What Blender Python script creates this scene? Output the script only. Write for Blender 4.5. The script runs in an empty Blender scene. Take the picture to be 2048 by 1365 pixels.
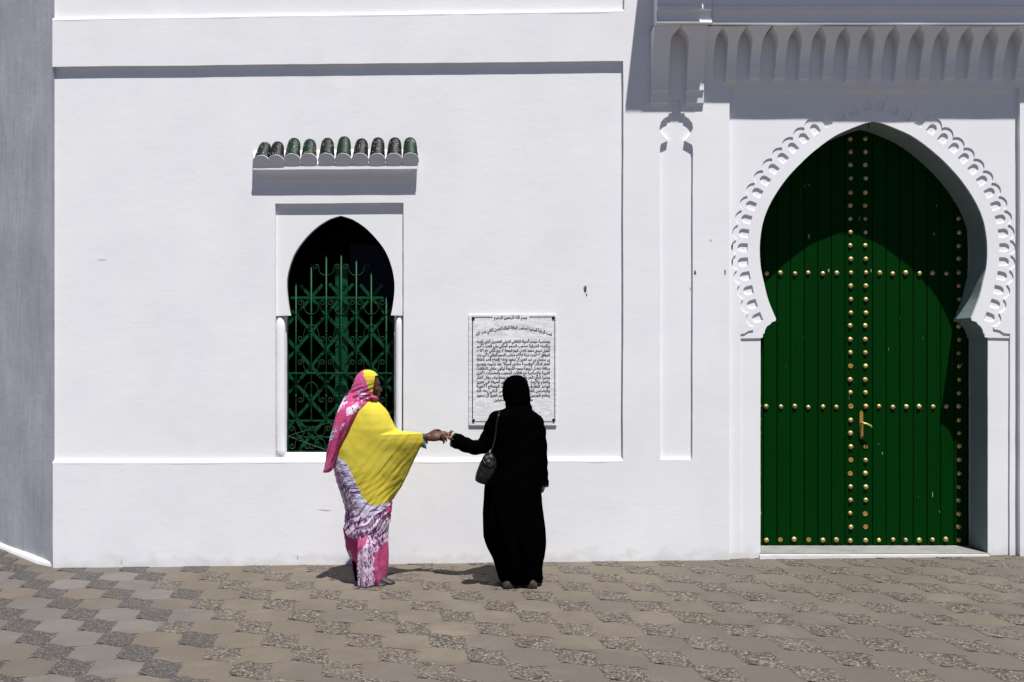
import bpy, bmesh, math, random
from mathutils import Vector, Matrix, noise, Quaternion
from mathutils.geometry import tessellate_polygon
R = math.radians
PI = math.pi
random.seed(7)
scn = bpy.context.scene
COL = scn.collection

# ---------------------------------------------------------------- camera, sky, sun, exposure
D = 7.3            # metres from the camera to the front plane of the wall (Y = 0)
F = 1810.0         # focal length in photo pixels (2048 wide)
H = 1.72           # eye height
HOR = 700.0        # horizon row
cam = bpy.data.cameras.new('camera')
cam.sensor_width = 36.0
cam.lens = F / 2048.0 * 36.0
cam.shift_y = (HOR - 682.5) / 2048.0
cam.clip_start = 0.1
cam.clip_end = 1500.0
cam_ob = bpy.data.objects.new('camera', cam)
cam_ob.location = (0, -D, H)
cam_ob.rotation_euler = (R(90), 0, 0)
COL.objects.link(cam_ob)
scn.camera = cam_ob

SUN = Vector((0.42, -1.0, 3.0)).normalized()
world = bpy.data.worlds.new('World')
scn.world = world
world.use_nodes = True
wn = world.node_tree
wn.nodes.clear()
sky = wn.nodes.new('ShaderNodeTexSky')
sky.sky_type = 'NISHITA'
sky.sun_disc = False
sky.sun_elevation = math.asin(SUN.z)
sky.sun_rotation = math.atan2(SUN.x, SUN.y)
sky.air_density = 0.45
sky.dust_density = 0.1
sky.ozone_density = 4.0
bg = wn.nodes.new('ShaderNodeBackground')
bg.inputs['Strength'].default_value = 0.05
wo = wn.nodes.new('ShaderNodeOutputWorld')
wn.links.new(sky.outputs[0], bg.inputs['Color'])
wn.links.new(bg.outputs[0], wo.inputs['Surface'])

sun = bpy.data.lights.new('sun', 'SUN')
sun.energy = 5.0
sun.angle = R(0.5)
sun.color = (1.0, 0.975, 0.945)
sun_ob = bpy.data.objects.new('sun', sun)
sun_ob.rotation_euler = (-SUN).to_track_quat('-Z', 'Y').to_euler()
sun_ob.location = SUN * 30
COL.objects.link(sun_ob)

scn.view_settings.view_transform = 'Standard'
scn.view_settings.look = 'None'
scn.view_settings.gamma = 1.0
scn.view_settings.use_curve_mapping = False
scn.view_settings.exposure = 0.60
scn.cycles.max_bounces = 6
scn.cycles.diffuse_bounces = 3

# ---------------------------------------------------------------- helpers
def W(px, py, y=0.0):
    """point on the plane Y = y that the photo shows at (px, py)"""
    k = (D + y) / F
    return Vector(((px - 1024.0) * k, y, H - (py - HOR) * k))

def gz(x):
    """height of the gently sloping pavement"""
    return 0.003 + 0.0119 * x

def link(name, me, mat=None, parent=None, loc=None, smooth=False):
    o = bpy.data.objects.new(name, me)
    COL.objects.link(o)
    if mat and not me.materials:
        me.materials.append(mat)
    if smooth:
        for p in me.polygons:
            p.use_smooth = True
    if parent is not None:
        o.parent = parent
        if parent.type == 'EMPTY' and loc is None:
            o.location = -parent.location
    if loc is not None:
        o.location = loc if (parent is None or parent.type != 'EMPTY') else Vector(loc) - parent.location
    return o

def bm_obj(name, bm, mat=None, parent=None, loc=None, smooth=False):
    bmesh.ops.recalc_face_normals(bm, faces=bm.faces)
    me = bpy.data.meshes.new(name)
    bm.to_mesh(me)
    bm.free()
    return link(name, me, mat, parent, loc, smooth)

def py_obj(name, vs, fs, mat=None, parent=None, smooth=False, recalc=False):
    me = bpy.data.meshes.new(name)
    me.from_pydata([tuple(v) for v in vs], [], fs)
    me.update()
    if recalc:
        bm = bmesh.new(); bm.from_mesh(me)
        bmesh.ops.recalc_face_normals(bm, faces=bm.faces)
        bm.to_mesh(me); bm.free()
    return link(name, me, mat, parent, None, smooth)

def empty(name, loc, label, cat, group=None):
    o = bpy.data.objects.new(name, None)
    COL.objects.link(o)
    o.location = loc
    o.empty_display_size = 0.2
    o['label'] = label
    o['category'] = cat
    if group: o['group'] = group
    return o

def box(bm, a, b):
    """axis box between corners a and b"""
    vs = [bm.verts.new((x, y, z)) for x in (a[0], b[0]) for y in (a[1], b[1]) for z in (a[2], b[2])]
    for f in ((0,1,3,2),(4,6,7,5),(0,4,5,1),(2,3,7,6),(0,2,6,4),(1,5,7,3)):
        bm.faces.new([vs[i] for i in f])

def wob(x, z):
    a = noise.noise(Vector((x*1.3, z*1.3, 3.1)))*0.0035 + noise.noise(Vector((x*6, z*6, 8.2)))*0.0016 + noise.noise(Vector((x*22, z*22, 1.2)))*0.0007
    b = noise.noise(Vector((x*1.3, z*1.3, 13.1)))*0.0035 + noise.noise(Vector((x*6, z*6, 18.2)))*0.0016 + noise.noise(Vector((x*22, z*22, 11.2)))*0.0007
    return x + a, z + b

def dense(pts, step=0.035, jitter=True):
    """resample a closed loop of (x, z), keeping corners"""
    out = []
    n = len(pts)
    for i in range(n):
        a, b = pts[i], pts[(i+1) % n]
        L = math.hypot(b[0]-a[0], b[1]-a[1])
        k = max(1, int(L/step))
        for j in range(k):
            t = j/k
            p = (a[0]+(b[0]-a[0])*t, a[1]+(b[1]-a[1])*t)
            out.append(wob(*p) if jitter else p)
    return out

def plate(name, outer, holes, y0, walls, mat, parent, jitter=True, step=0.035, pxs=True, smooth=False):
    """flat plate facing -Y at Y = y0 with holes; walls = back depth for [outer, hole, ...] (None = none)"""
    loops = []
    for lp in [outer] + list(holes):
        if pxs:
            lp = [W(p[0], p[1], y0) for p in lp]
            lp = [(p.x, p.z) for p in lp]
        loops.append(dense(lp, step, jitter))
    vs, fs = [], []
    for lp in loops:
        vs += [(p[0], y0, p[1]) for p in lp]
    tri = tessellate_polygon([[Vector((p[0], p[1], 0)) for p in lp] for lp in loops])
    for t in tri:
        a, b, c = (vs[i] for i in t)
        area = (b[0]-a[0])*(c[2]-a[2]) - (c[0]-a[0])*(b[2]-a[2])
        if abs(area) < 1e-12:
            continue
        fs.append(tuple(t) if area > 0 else tuple(reversed(t)))
    off = 0
    for lp, yb in zip(loops, walls):
        n = len(lp)
        if yb is not None:
            base = len(vs)
            vs += [(p[0], yb, p[1]) for p in lp]
            area = sum(lp[i][0]*lp[(i+1) % n][1] - lp[(i+1) % n][0]*lp[i][1] for i in range(n))
            ccw = area > 0
            is_hole = off > 0
            for i in range(n):
                j = (i+1) % n
                q = (off+i, off+j, base+j, base+i)
                if ccw == is_hole: q = tuple(reversed(q))
                # outer loop: normals point outwards; hole: into the opening
                fs.append(tuple(reversed(q)))
        off += n
    return py_obj(name, vs, fs, mat, parent, smooth)

def loft(name, rings, mat, parent, cap=True, smooth=True, closed=True):
    n = len(rings[0])
    vs = [p for r in rings for p in r]
    fs = []
    m = n if closed else n-1
    for i in range(len(rings)-1):
        for j in range(m):
            k = (j+1) % n
            fs.append((i*n+j, i*n+k, (i+1)*n+k, (i+1)*n+j))
    if cap and closed:
        for base, rev in ((0, True), ((len(rings)-1)*n, False)):
            c = sum((Vector(vs[base+j]) for j in range(n)), Vector())/n
            vs.append(c)
            ci = len(vs)-1
            for j in range(n):
                t = (base+j, base+(j+1) % n, ci)
                fs.append(tuple(reversed(t)) if rev else t)
    return py_obj(name, vs, fs, mat, parent, smooth, recalc=True)

def tube(bm, pts, rad, sides=8, cap=True):
    """round tube through pts; rad = number or list"""
    pts = [Vector(p) for p in pts]
    n = len(pts)
    rs = rad if isinstance(rad, (list, tuple)) else [rad]*n
    rings = []
    prev = None
    for i, p in enumerate(pts):
        t = (pts[min(i+1, n-1)] - pts[max(i-1, 0)])
        if t.length < 1e-9: t = Vector((0, 0, 1))
        t.normalize()
        if prev is None:
            up = Vector((0, 0, 1)) if abs(t.z) < 0.9 else Vector((0, 1, 0))
            a = t.cross(up).normalized()
        else:
            a = (prev - t*prev.dot(t))
            a = a.normalized() if a.length > 1e-6 else t.orthogonal().normalized()
        prev = a
        b = t.cross(a)
        rings.append([bm.verts.new(p + (a*math.cos(2*PI*k/sides) + b*math.sin(2*PI*k/sides))*rs[i]) for k in range(sides)])
    for i in range(n-1):
        for k in range(sides):
            bm.faces.new((rings[i][k], rings[i][(k+1) % sides], rings[i+1][(k+1) % sides], rings[i+1][k]))
    if cap:
        bm.faces.new(list(reversed(rings[0])))
        bm.faces.new(rings[-1])

def capsule(bm, pts, rads, sides=12):
    """closed rounded chain, for bodies"""
    pts = [Vector(p) for p in pts]
    d0 = (pts[0]-pts[1]).normalized(); d1 = (pts[-1]-pts[-2]).normalized()
    P = [pts[0]+d0*rads[0]*0.95, pts[0]+d0*rads[0]*0.6] + pts + [pts[-1]+d1*rads[-1]*0.6, pts[-1]+d1*rads[-1]*0.95]
    Q = [rads[0]*0.3, rads[0]*0.8] + list(rads) + [rads[-1]*0.8, rads[-1]*0.3]
    tube(bm, P, Q, sides)

def ellipsoid(bm, c, r, rot=None, seg=16):
    m = Matrix.Translation(c) @ (rot.to_matrix().to_4x4() if rot else Matrix.Identity(4)) @ Matrix.Diagonal((r[0], r[1], r[2], 1))
    bmesh.ops.create_uvsphere(bm, u_segments=seg, v_segments=seg//2+2, radius=1, matrix=m)

def remeshed(name, bm, voxel, mat, parent, smooth_it=6):
    me = bpy.data.meshes.new(name+'_src')
    bmesh.ops.recalc_face_normals(bm, faces=bm.faces)
    bm.to_mesh(me); bm.free()
    t = bpy.data.objects.new(name+'_src', me)
    COL.objects.link(t)
    m = t.modifiers.new('r', 'REMESH'); m.mode = 'VOXEL'; m.voxel_size = voxel; m.use_smooth_shade = True
    s = t.modifiers.new('s', 'SMOOTH'); s.iterations = smooth_it; s.factor = 0.5
    dg = bpy.context.evaluated_depsgraph_get()
    out = bpy.data.meshes.new_from_object(t.evaluated_get(dg))
    out.name = name
    bpy.data.objects.remove(t); bpy.data.meshes.remove(me)
    return link(name, out, mat, parent, None, True)

def spline(pts, sub=8):
    """Catmull-Rom through open list of tuples"""
    out = []
    n = len(pts)
    for i in range(n-1):
        p0, p1, p2, p3 = pts[max(i-1, 0)], pts[i], pts[i+1], pts[min(i+2, n-1)]
        for j in range(sub):
            t = j/sub
            out.append(tuple(0.5*((2*b) + (c-a)*t + (2*a-5*b+4*c-d)*t*t + (3*b-a-3*c+d)*t**3) for a, b, c, d in zip(p0, p1, p2, p3)))
    out.append(tuple(pts[-1]))
    return out

def interp(tab, y):
    """rows sorted by first column; smooth interpolation of the others"""
    if y <= tab[0][0]: return tab[0][1:]
    for a, b in zip(tab, tab[1:]):
        if y <= b[0]:
            t = (y-a[0])/(b[0]-a[0])
            return tuple(p+(q-p)*t for p, q in zip(a[1:], b[1:]))
    return tab[-1][1:]

# ---------------------------------------------------------------- materials
def new_mat(name):
    m = bpy.data.materials.new(name)
    m.use_nodes = True
    nt = m.node_tree
    b = nt.nodes['Principled BSDF']
    return m, nt, b

def nd(nt, typ, **kw):
    n = nt.nodes.new(typ)
    for k, v in kw.items():
        if k.startswith('i_'):
            n.inputs[k[2:].replace('_', ' ')].default_value = v
        else:
            setattr(n, k, v)
    return n

def mixc(nt, fac, a, b, blend='MIX'):
    n = nt.nodes.new('ShaderNodeMix')
    n.data_type = 'RGBA'; n.blend_type = blend
    if isinstance(fac, (int, float)): n.inputs[0].default_value = fac
    else: nt.links.new(fac, n.inputs[0])
    for s, v in ((n.inputs[6], a), (n.inputs[7], b)):
        if isinstance(v, (tuple, list)): s.default_value = (*v[:3], 1)
        else: nt.links.new(v, s)
    return n.outputs[2]

def ramp(nt, fac, stops):
    n = nt.nodes.new('ShaderNodeValToRGB')
    el = n.color_ramp.elements
    while len(el) < len(stops): el.new(0.5)
    for e, (p, c) in zip(el, stops):
        e.position = p
        e.color = (c, c, c, 1) if isinstance(c, (int, float)) else (*c, 1)
    nt.links.new(fac, n.inputs[0])
    return n.outputs[0]

def mth(nt, op, a, b=0.0):
    n = nt.nodes.new('ShaderNodeMath'); n.operation = op
    for s, v in ((n.inputs[0], a), (n.inputs[1], b)):
        if isinstance(v, (int, float)): s.default_value = v
        else: nt.links.new(v, s)
    return n.outputs[0]

def noise_n(nt, vec, scale, detail=4, rough=0.55, dist=0.0):
    n = nd(nt, 'ShaderNodeTexNoise')
    n.inputs['Scale'].default_value = scale
    n.inputs['Detail'].default_value = detail
    n.inputs['Roughness'].default_value = rough
    n.inputs['Distortion'].default_value = dist
    if vec is not None: nt.links.new(vec, n.inputs['Vector'])
    return n.outputs['Fac']

def pos(nt, scale=None):
    g = nt.nodes.new('ShaderNodeNewGeometry').outputs['Position']
    if scale is None: return g
    m = nt.nodes.new('ShaderNodeMapping')
    m.inputs['Scale'].default_value = scale
    nt.links.new(g, m.inputs['Vector'])
    return m.outputs['Vector']

def plaster(name, col, col2, bump=1.0, grime=0.0, bevel=0.0):
    m, nt, b = new_mat(name)
    p = pos(nt)
    n1 = noise_n(nt, p, 1.7, 3, 0.5)
    n2 = noise_n(nt, pos(nt, (1.0, 1.0, 1.5)), 7, 3, 0.5, 0.5)
    n3 = noise_n(nt, p, 30, 3, 0.6, 0.4)
    n4 = noise_n(nt, p, 210, 2, 0.6)
    f = ramp(nt, n1, [(0.35, 0.0), (0.7, 1.0)])
    c = mixc(nt, f, col, col2)
    pt = noise_n(nt, pos(nt, (1.0, 1.0, 0.6)), 0.9, 4, 0.6, 0.8)
    c = mixc(nt, mth(nt, 'MULTIPLY', ramp(nt, pt, [(0.50, 0.0), (0.56, 0.6), (0.75, 1.0)]), 0.16), c, tuple(x_*y_ for x_, y_ in zip(col, (0.86, 0.85, 0.82))))
    zz = nt.nodes.new('ShaderNodeSeparateXYZ'); nt.links.new(p, zz.inputs[0])
    low = mth(nt, 'SUBTRACT', 0.16, mth(nt, 'SUBTRACT', zz.outputs[2], mth(nt, 'MULTIPLY', zz.outputs[0], 0.0119)))
    low = mth(nt, 'MULTIPLY', ramp(nt, mth(nt, 'ADD', mth(nt, 'MULTIPLY', low, 3.0), mth(nt, 'MULTIPLY', n2, 0.9)), [(0.62, 0.0), (0.95, 1.0)]), 0.30)
    c = mixc(nt, low, c, (0.40, 0.345, 0.28))
    sp = noise_n(nt, p, 26, 3, 0.7)
    spots = ramp(nt, sp, [(0.74, 0.0), (0.80, 1.0)])
    c = mixc(nt, mth(nt, 'MULTIPLY', spots, 0.25+grime), c, (0.32, 0.28, 0.24))
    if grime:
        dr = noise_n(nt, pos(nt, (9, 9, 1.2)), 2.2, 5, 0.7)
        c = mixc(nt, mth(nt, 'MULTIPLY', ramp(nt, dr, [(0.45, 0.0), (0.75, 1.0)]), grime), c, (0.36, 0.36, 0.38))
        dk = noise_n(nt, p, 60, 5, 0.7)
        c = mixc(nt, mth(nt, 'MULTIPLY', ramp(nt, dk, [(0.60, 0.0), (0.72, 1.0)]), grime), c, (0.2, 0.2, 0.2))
    nt.links.new(c, b.inputs['Base Color'])
    b.inputs['Roughness'].default_value = 0.9
    b.inputs['Specular IOR Level'].default_value = 0.15
    # trowel ridges, dents and grain
    rid = ramp(nt, noise_n(nt, pos(nt, (0.55, 1.0, 1.5)), 9, 2, 0.5, 1.8), [(0.52, 0.0), (0.545, 1.0), (0.60, 1.0), (0.74, 0.0)])
    h = mth(nt, 'ADD', mth(nt, 'MULTIPLY', n2, 0.42), mth(nt, 'MULTIPLY', n3, 0.085))
    h = mth(nt, 'ADD', h, mth(nt, 'MULTIPLY', n4, 0.025))
    h = mth(nt, 'ADD', h, mth(nt, 'MULTIPLY', rid, 0.045))
    h = mth(nt, 'ADD', h, mth(nt, 'MULTIPLY', n1, 1.2))
    if bevel:
        bv = nd(nt, 'ShaderNodeBevel', samples=2)
        bv.inputs['Radius'].default_value = bevel
    bp = nd(nt, 'ShaderNodeBump')
    bp.inputs['Strength'].default_value = 1.0
    bp.inputs['Distance'].default_value = 0.0019*bump
    nt.links.new(h, bp.inputs['Height'])
    if bevel: nt.links.new(bv.outputs[0], bp.inputs['Normal'])
    nt.links.new(bp.outputs[0], b.inputs['Normal'])
    return m

M = {}
M['plaster'] = plaster('white_plaster', (0.785, 0.788, 0.812), (0.825, 0.828, 0.845))
M['trim'] = plaster('white_plaster_trim', (0.785, 0.788, 0.812), (0.825, 0.828, 0.845), 0.5, 0.0, 0.004)
M['rough'] = plaster('weathered_shade_plaster', (0.50, 0.515, 0.56), (0.62, 0.635, 0.675), 1.6, 0.6)  # stained rough plaster, its base darkened to stand in for shade on this wall
M['pale_green'] = plaster('pale_green_plaster', (0.20, 0.27, 0.26), (0.25, 0.32, 0.31), 0.4)
M['stone'] = plaster('pale_threshold', (0.14, 0.16, 0.157), (0.19, 0.21, 0.206), 0.5)

def simple(name, col, rough=0.6, spec=0.4, metal=0.0, var=0.0, scale=20.0, bump=0.0, bscale=200.0, obj_rand=0.0):
    m, nt, b = new_mat(name)
    b.inputs['Roughness'].default_value = rough
    b.inputs['Specular IOR Level'].default_value = spec
    b.inputs['Metallic'].default_value = metal
    p = pos(nt)
    n1 = noise_n(nt, p, scale, 5, 0.6)
    lo = tuple(c*(1-var) for c in col); hi = tuple(min(1, c*(1+var)) for c in col)
    c = mixc(nt, ramp(nt, n1, [(0.3, 0.0), (0.7, 1.0)]), lo, hi)
    if obj_rand:
        r = nt.nodes.new('ShaderNodeObjectInfo').outputs['Random']
        k = mth(nt, 'ADD', 1-obj_rand, mth(nt, 'MULTIPLY', r, 2*obj_rand))
        cc = nt.nodes.new('ShaderNodeCombineColor')
        for s in cc.inputs: nt.links.new(k, s)
        c = mixc(nt, 1.0, c, cc.outputs[0], 'MULTIPLY')
    nt.links.new(c, b.inputs['Base Color'])
    if bump:
        bp = nd(nt, 'ShaderNodeBump')
        bp.inputs['Distance'].default_value = bump
        nt.links.new(noise_n(nt, p, bscale, 3, 0.6), bp.inputs['Height'])
        nt.links.new(bp.outputs[0], b.inputs['Normal'])
    return m

def wood_green():
    m, nt, b = new_mat('green_painted_wood')
    p = pos(nt)
    g = noise_n(nt, pos(nt, (60, 60, 1.4)), 2.0, 4, 0.6)
    c = mixc(nt, ramp(nt, g, [(0.3, 0.0), (0.75, 1.0)]), (0.0006, 0.026, 0.0022), (0.0009, 0.033, 0.0034))
    r = nt.nodes.new('ShaderNodeObjectInfo').outputs['Random']
    c = mixc(nt, mth(nt, 'MULTIPLY', r, 0.35), c, (0.0012, 0.016, 0.002))
    chips = ramp(nt, noise_n(nt, pos(nt, (1, 1, 0.28)), 26, 2, 0.5), [(0.755, 0.0), (0.77, 1.0)])
    c = mixc(nt, mth(nt, 'MULTIPLY', chips, 0.6), c, (0.35, 0.42, 0.36))
    nt.links.new(c, b.inputs['Base Color'])
    b.inputs['Roughness'].default_value = 0.55
    b.inputs['Specular IOR Level'].default_value = 0.03
    bp = nd(nt, 'ShaderNodeBump'); bp.inputs['Distance'].default_value = 0.0012
    nt.links.new(g, bp.inputs['Height']); nt.links.new(bp.outputs[0], b.inputs['Normal'])
    return m
M['door'] = wood_green()
M['iron'] = simple('green_painted_iron', (0.001, 0.050, 0.017), 0.5, 0.2, 0, 0.35, 30, 0.0008, 90)
M['iron_thin'] = simple('green_scroll_iron', (0.010, 0.050, 0.021), 0.55, 0.2, 0, 0.6, 40)
M['brass'] = simple('aged_brass', (0.52, 0.38, 0.16), 0.52, 0.4, 0.6, 0.45, 45, 0.001, 120, 0.2)
M['brass_flat'] = simple('worn_brass', (0.42, 0.25, 0.05), 0.55, 0.4, 0.5, 0.4, 80, 0.002, 150)
M['dark'] = simple('interior_shade_black', (0.004, 0.004, 0.005), 0.9, 0.05)  # near-black walls: the unlit look of the room is put into the colour
M['glass'] = simple('dark_window_pane', (0.002, 0.0025, 0.010), 0.4, 0.1)  # dark blue base stands in for the reflection in the glass
M['black_metal'] = simple('black_metal', (0.01, 0.01, 0.01), 0.5, 0.3)
M['ink'] = simple('black_engraving', (0.008, 0.008, 0.01), 0.8, 0.1)
M['tar'] = simple('cable_black', (0.015, 0.014, 0.013), 0.8, 0.1)

def glazed_tile():
    m, nt, b = new_mat('glazed_green_tile')
    p = pos(nt)
    r = nt.nodes.new('ShaderNodeObjectInfo').outputs['Random']
    base = mixc(nt, ramp(nt, r, [(0.35, 0.0), (0.75, 1.0)]), (0.004, 0.005, 0.005), (0.003, 0.022, 0.012))
    n = noise_n(nt, p, 55, 5, 0.7)
    c = mixc(nt, ramp(nt, n, [(0.5, 0.0), (0.7, 0.8)]), base, (0.012, 0.012, 0.010))
    vs = nd(nt, 'ShaderNodeTexVoronoi'); vs.inputs['Scale'].default_value = 48
    nt.links.new(p, vs.inputs['Vector'])
    c = mixc(nt, ramp(nt, vs.outputs['Distance'], [(0.10, 1.0), (0.15, 0.0)]), c, (0.7, 0.7, 0.68))
    worn = ramp(nt, noise_n(nt, p, 16, 4, 0.6), [(0.66, 0.0), (0.70, 1.0)])
    c = mixc(nt, mth(nt, 'MULTIPLY', worn, 0.7), c, (0.33, 0.19, 0.12))
    nt.links.new(c, b.inputs['Base Color'])
    b.inputs['Roughness'].default_value = 0.4
    b.inputs['Specular IOR Level'].default_value = 0.12
    bp = nd(nt, 'ShaderNodeBump'); bp.inputs['Distance'].default_value = 0.003
    nt.links.new(n, bp.inputs['Height']); nt.links.new(bp.outputs[0], b.inputs['Normal'])
    return m
M['tile'] = glazed_tile()

def marble():
    m, nt, b = new_mat('veined_white_marble')
    mp = nt.nodes.new('ShaderNodeMapping')
    mp.inputs['Rotation'].default_value = (0, R(-35), 0)
    mp.inputs['Scale'].default_value = (1, 1, 5.0)
    nt.links.new(pos(nt), mp.inputs['Vector'])
    n = noise_n(nt, mp.outputs[0], 5.5, 8, 0.68, 1.0)
    v = ramp(nt, n, [(0.44, 0.0), (0.50, 0.65), (0.515, 1.0), (0.54, 0.2), (0.6, 0.0)])
    n2 = noise_n(nt, mp.outputs[0], 14, 6, 0.7, 0.4)
    c = mixc(nt, ramp(nt, n2, [(0.35, 0.0), (0.7, 1.0)]), (0.86, 0.86, 0.88), (0.82, 0.82, 0.84))
    c = mixc(nt, mth(nt, 'MULTIPLY', v, 0.6), c, (0.36, 0.36, 0.40))
    nt.links.new(c, b.inputs['Base Color'])
    b.inputs['Roughness'].default_value = 0.5
    b.inputs['Specular IOR Level'].default_value = 0.3
    return m
M['marble'] = marble()

def cement(name, lo, hi, stain, rnd=0.10):
    m, nt, b = new_mat(name)
    p = pos(nt)
    n1 = noise_n(nt, p, 2.6, 5, 0.62, 0.5)
    n2 = noise_n(nt, pos(nt, (1, 2.2, 1)), 26, 6, 0.7)
    n3 = noise_n(nt, p, 420, 2, 0.7)
    c = mixc(nt, ramp(nt, n1, [(0.32, 0.0), (0.68, 1.0)]), lo, hi)
    c = mixc(nt, mth(nt, 'MULTIPLY', ramp(nt, n2, [(0.48, 0.0), (0.75, 1.0)]), 0.5), c, stain)
    c = mixc(nt, 0.32, c, ramp(nt, n3, [(0.3, 0.02), (0.72, 0.42)]), 'OVERLAY')
    # old grey screed patch over the front right of the square
    xyz = nt.nodes.new('ShaderNodeSeparateXYZ'); nt.links.new(p, xyz.inputs[0])
    edge_ = mth(nt, 'ADD', mth(nt, 'MULTIPLY', xyz.outputs[1], -1.0), mth(nt, 'MULTIPLY', xyz.outputs[0], 0.24))
    edge_ = mth(nt, 'ADD', edge_, mth(nt, 'MULTIPLY', mth(nt, 'SUBTRACT', noise_n(nt, p, 1.5, 2, 0.4, 0.6), 0.5), 1.5))
    patch = ramp(nt, mth(nt, 'SUBTRACT', edge_, 1.75), [(0.47, 0.0), (0.50, 1.0)])
    c = mixc(nt, mth(nt, 'MULTIPLY', patch, 0.75), c, mixc(nt, n2, (0.080, 0.068, 0.062), (0.115, 0.098, 0.086)))
    ds = noise_n(nt, p, 1.1, 5, 0.65, 0.4)
    c = mixc(nt, mth(nt, 'MULTIPLY', ramp(nt, ds, [(0.50, 0.0), (0.72, 1.0)]), 0.35), c, (0.095, 0.08, 0.066))
    c = mixc(nt, mth(nt, 'MULTIPLY', ramp(nt, ds, [(0.28, 1.0), (0.46, 0.0)]), 0.30), c, (0.235, 0.20, 0.162))
    sp = ramp(nt, noise_n(nt, p, 34, 2, 0.5), [(0.77, 0.0), (0.79, 1.0)])
    c = mixc(nt, mth(nt, 'MULTIPLY', sp, 0.6), c, (0.03, 0.027, 0.024))
    r = nt.nodes.new('ShaderNodeObjectInfo').outputs['Random']
    k = mth(nt, 'ADD', 1-rnd, mth(nt, 'MULTIPLY', r, 2*rnd))
    cc = nt.nodes.new('ShaderNodeCombineColor')
    for s in cc.inputs: nt.links.new(k, s)
    c = mixc(nt, 1.0, c, cc.outputs[0], 'MULTIPLY')
    nt.links.new(c, b.inputs['Base Color'])
    b.inputs['Roughness'].default_value = 0.85
    b.inputs['Specular IOR Level'].default_value = 0.2
    bp = nd(nt, 'ShaderNodeBump'); bp.inputs['Distance'].default_value = 0.0022
    nt.links.new(mth(nt, 'ADD', mth(nt, 'MULTIPLY', n2, 1.0), mth(nt, 'MULTIPLY', n3, 0.35)), bp.inputs['Height'])
    nt.links.new(bp.outputs[0], b.inputs['Normal'])
    return m
M['cem_tan'] = cement('tan_cement', (0.1327, 0.1092, 0.0872), (0.1596, 0.1333, 0.1077), (0.1092, 0.0920, 0.0748), 0.05)
M['cem_grey'] = cement('grey_cement', (0.1176, 0.0998, 0.0846), (0.1428, 0.1221, 0.1032), (0.0966, 0.0843, 0.0739), 0.05)
M['cem_dark'] = cement('dark_grey_cement', (0.075, 0.067, 0.063), (0.098, 0.087, 0.079), (0.062, 0.057, 0.055))
M['cem_lilac'] = cement('bluish_cement', (0.1327, 0.1170, 0.1059), (0.1638, 0.1479, 0.1362), (0.1025, 0.0929, 0.0881))

def pebble(name, stops, scale=88, dust=0.6):
    m, nt, b = new_mat(name)
    p = pos(nt)
    v = nd(nt, 'ShaderNodeTexVoronoi'); v.inputs['Scale'].default_value = scale
    nt.links.new(p, v.inputs['Vector'])
    sep = nt.nodes.new('ShaderNodeSeparateColor'); nt.links.new(v.outputs['Color'], sep.inputs[0])
    c = ramp(nt, sep.outputs[0], stops)
    e = ramp(nt, v.outputs['Distance'], [(0.35, 0.0), (0.75, 1.0)])
    c = mixc(nt, mth(nt, 'MULTIPLY', e, 0.5), c, (0.035, 0.028, 0.022))
    d = noise_n(nt, p, 6, 4, 0.65)
    c = mixc(nt, mth(nt, 'MULTIPLY', ramp(nt, d, [(0.45, 0.0), (0.75, 1.0)]), dust), c, (0.128, 0.106, 0.085))
    nt.links.new(c, b.inputs['Base Color'])
    b.inputs['Roughness'].default_value = 0.75
    bp = nd(nt, 'ShaderNodeBump'); bp.inputs['Distance'].default_value = 0.004; bp.invert = True
    nt.links.new(v.outputs['Distance'], bp.inputs['Height']); nt.links.new(bp.outputs[0], b.inputs['Normal'])
    return m
M['peb'] = pebble('light_pebbles', [(0.0, (0.018, 0.014, 0.011)), (0.30, (0.038, 0.031, 0.024)), (0.60, (0.095, 0.078, 0.060)), (0.87, (0.155, 0.130, 0.103)), (1.0, (0.27, 0.235, 0.20))])
M['peb_dark'] = pebble('dark_pebbles', [(0.0, (0.018, 0.016, 0.016)), (0.5, (0.045, 0.040, 0.038)), (0.85, (0.095, 0.085, 0.078)), (1.0, (0.19, 0.17, 0.155))], 125, 0.12)
M['mortar'] = cement('dark_joint_mortar', (0.1218, 0.1015, 0.0828), (0.1445, 0.1213, 0.0988), (0.1008, 0.0860, 0.0712))

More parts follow.
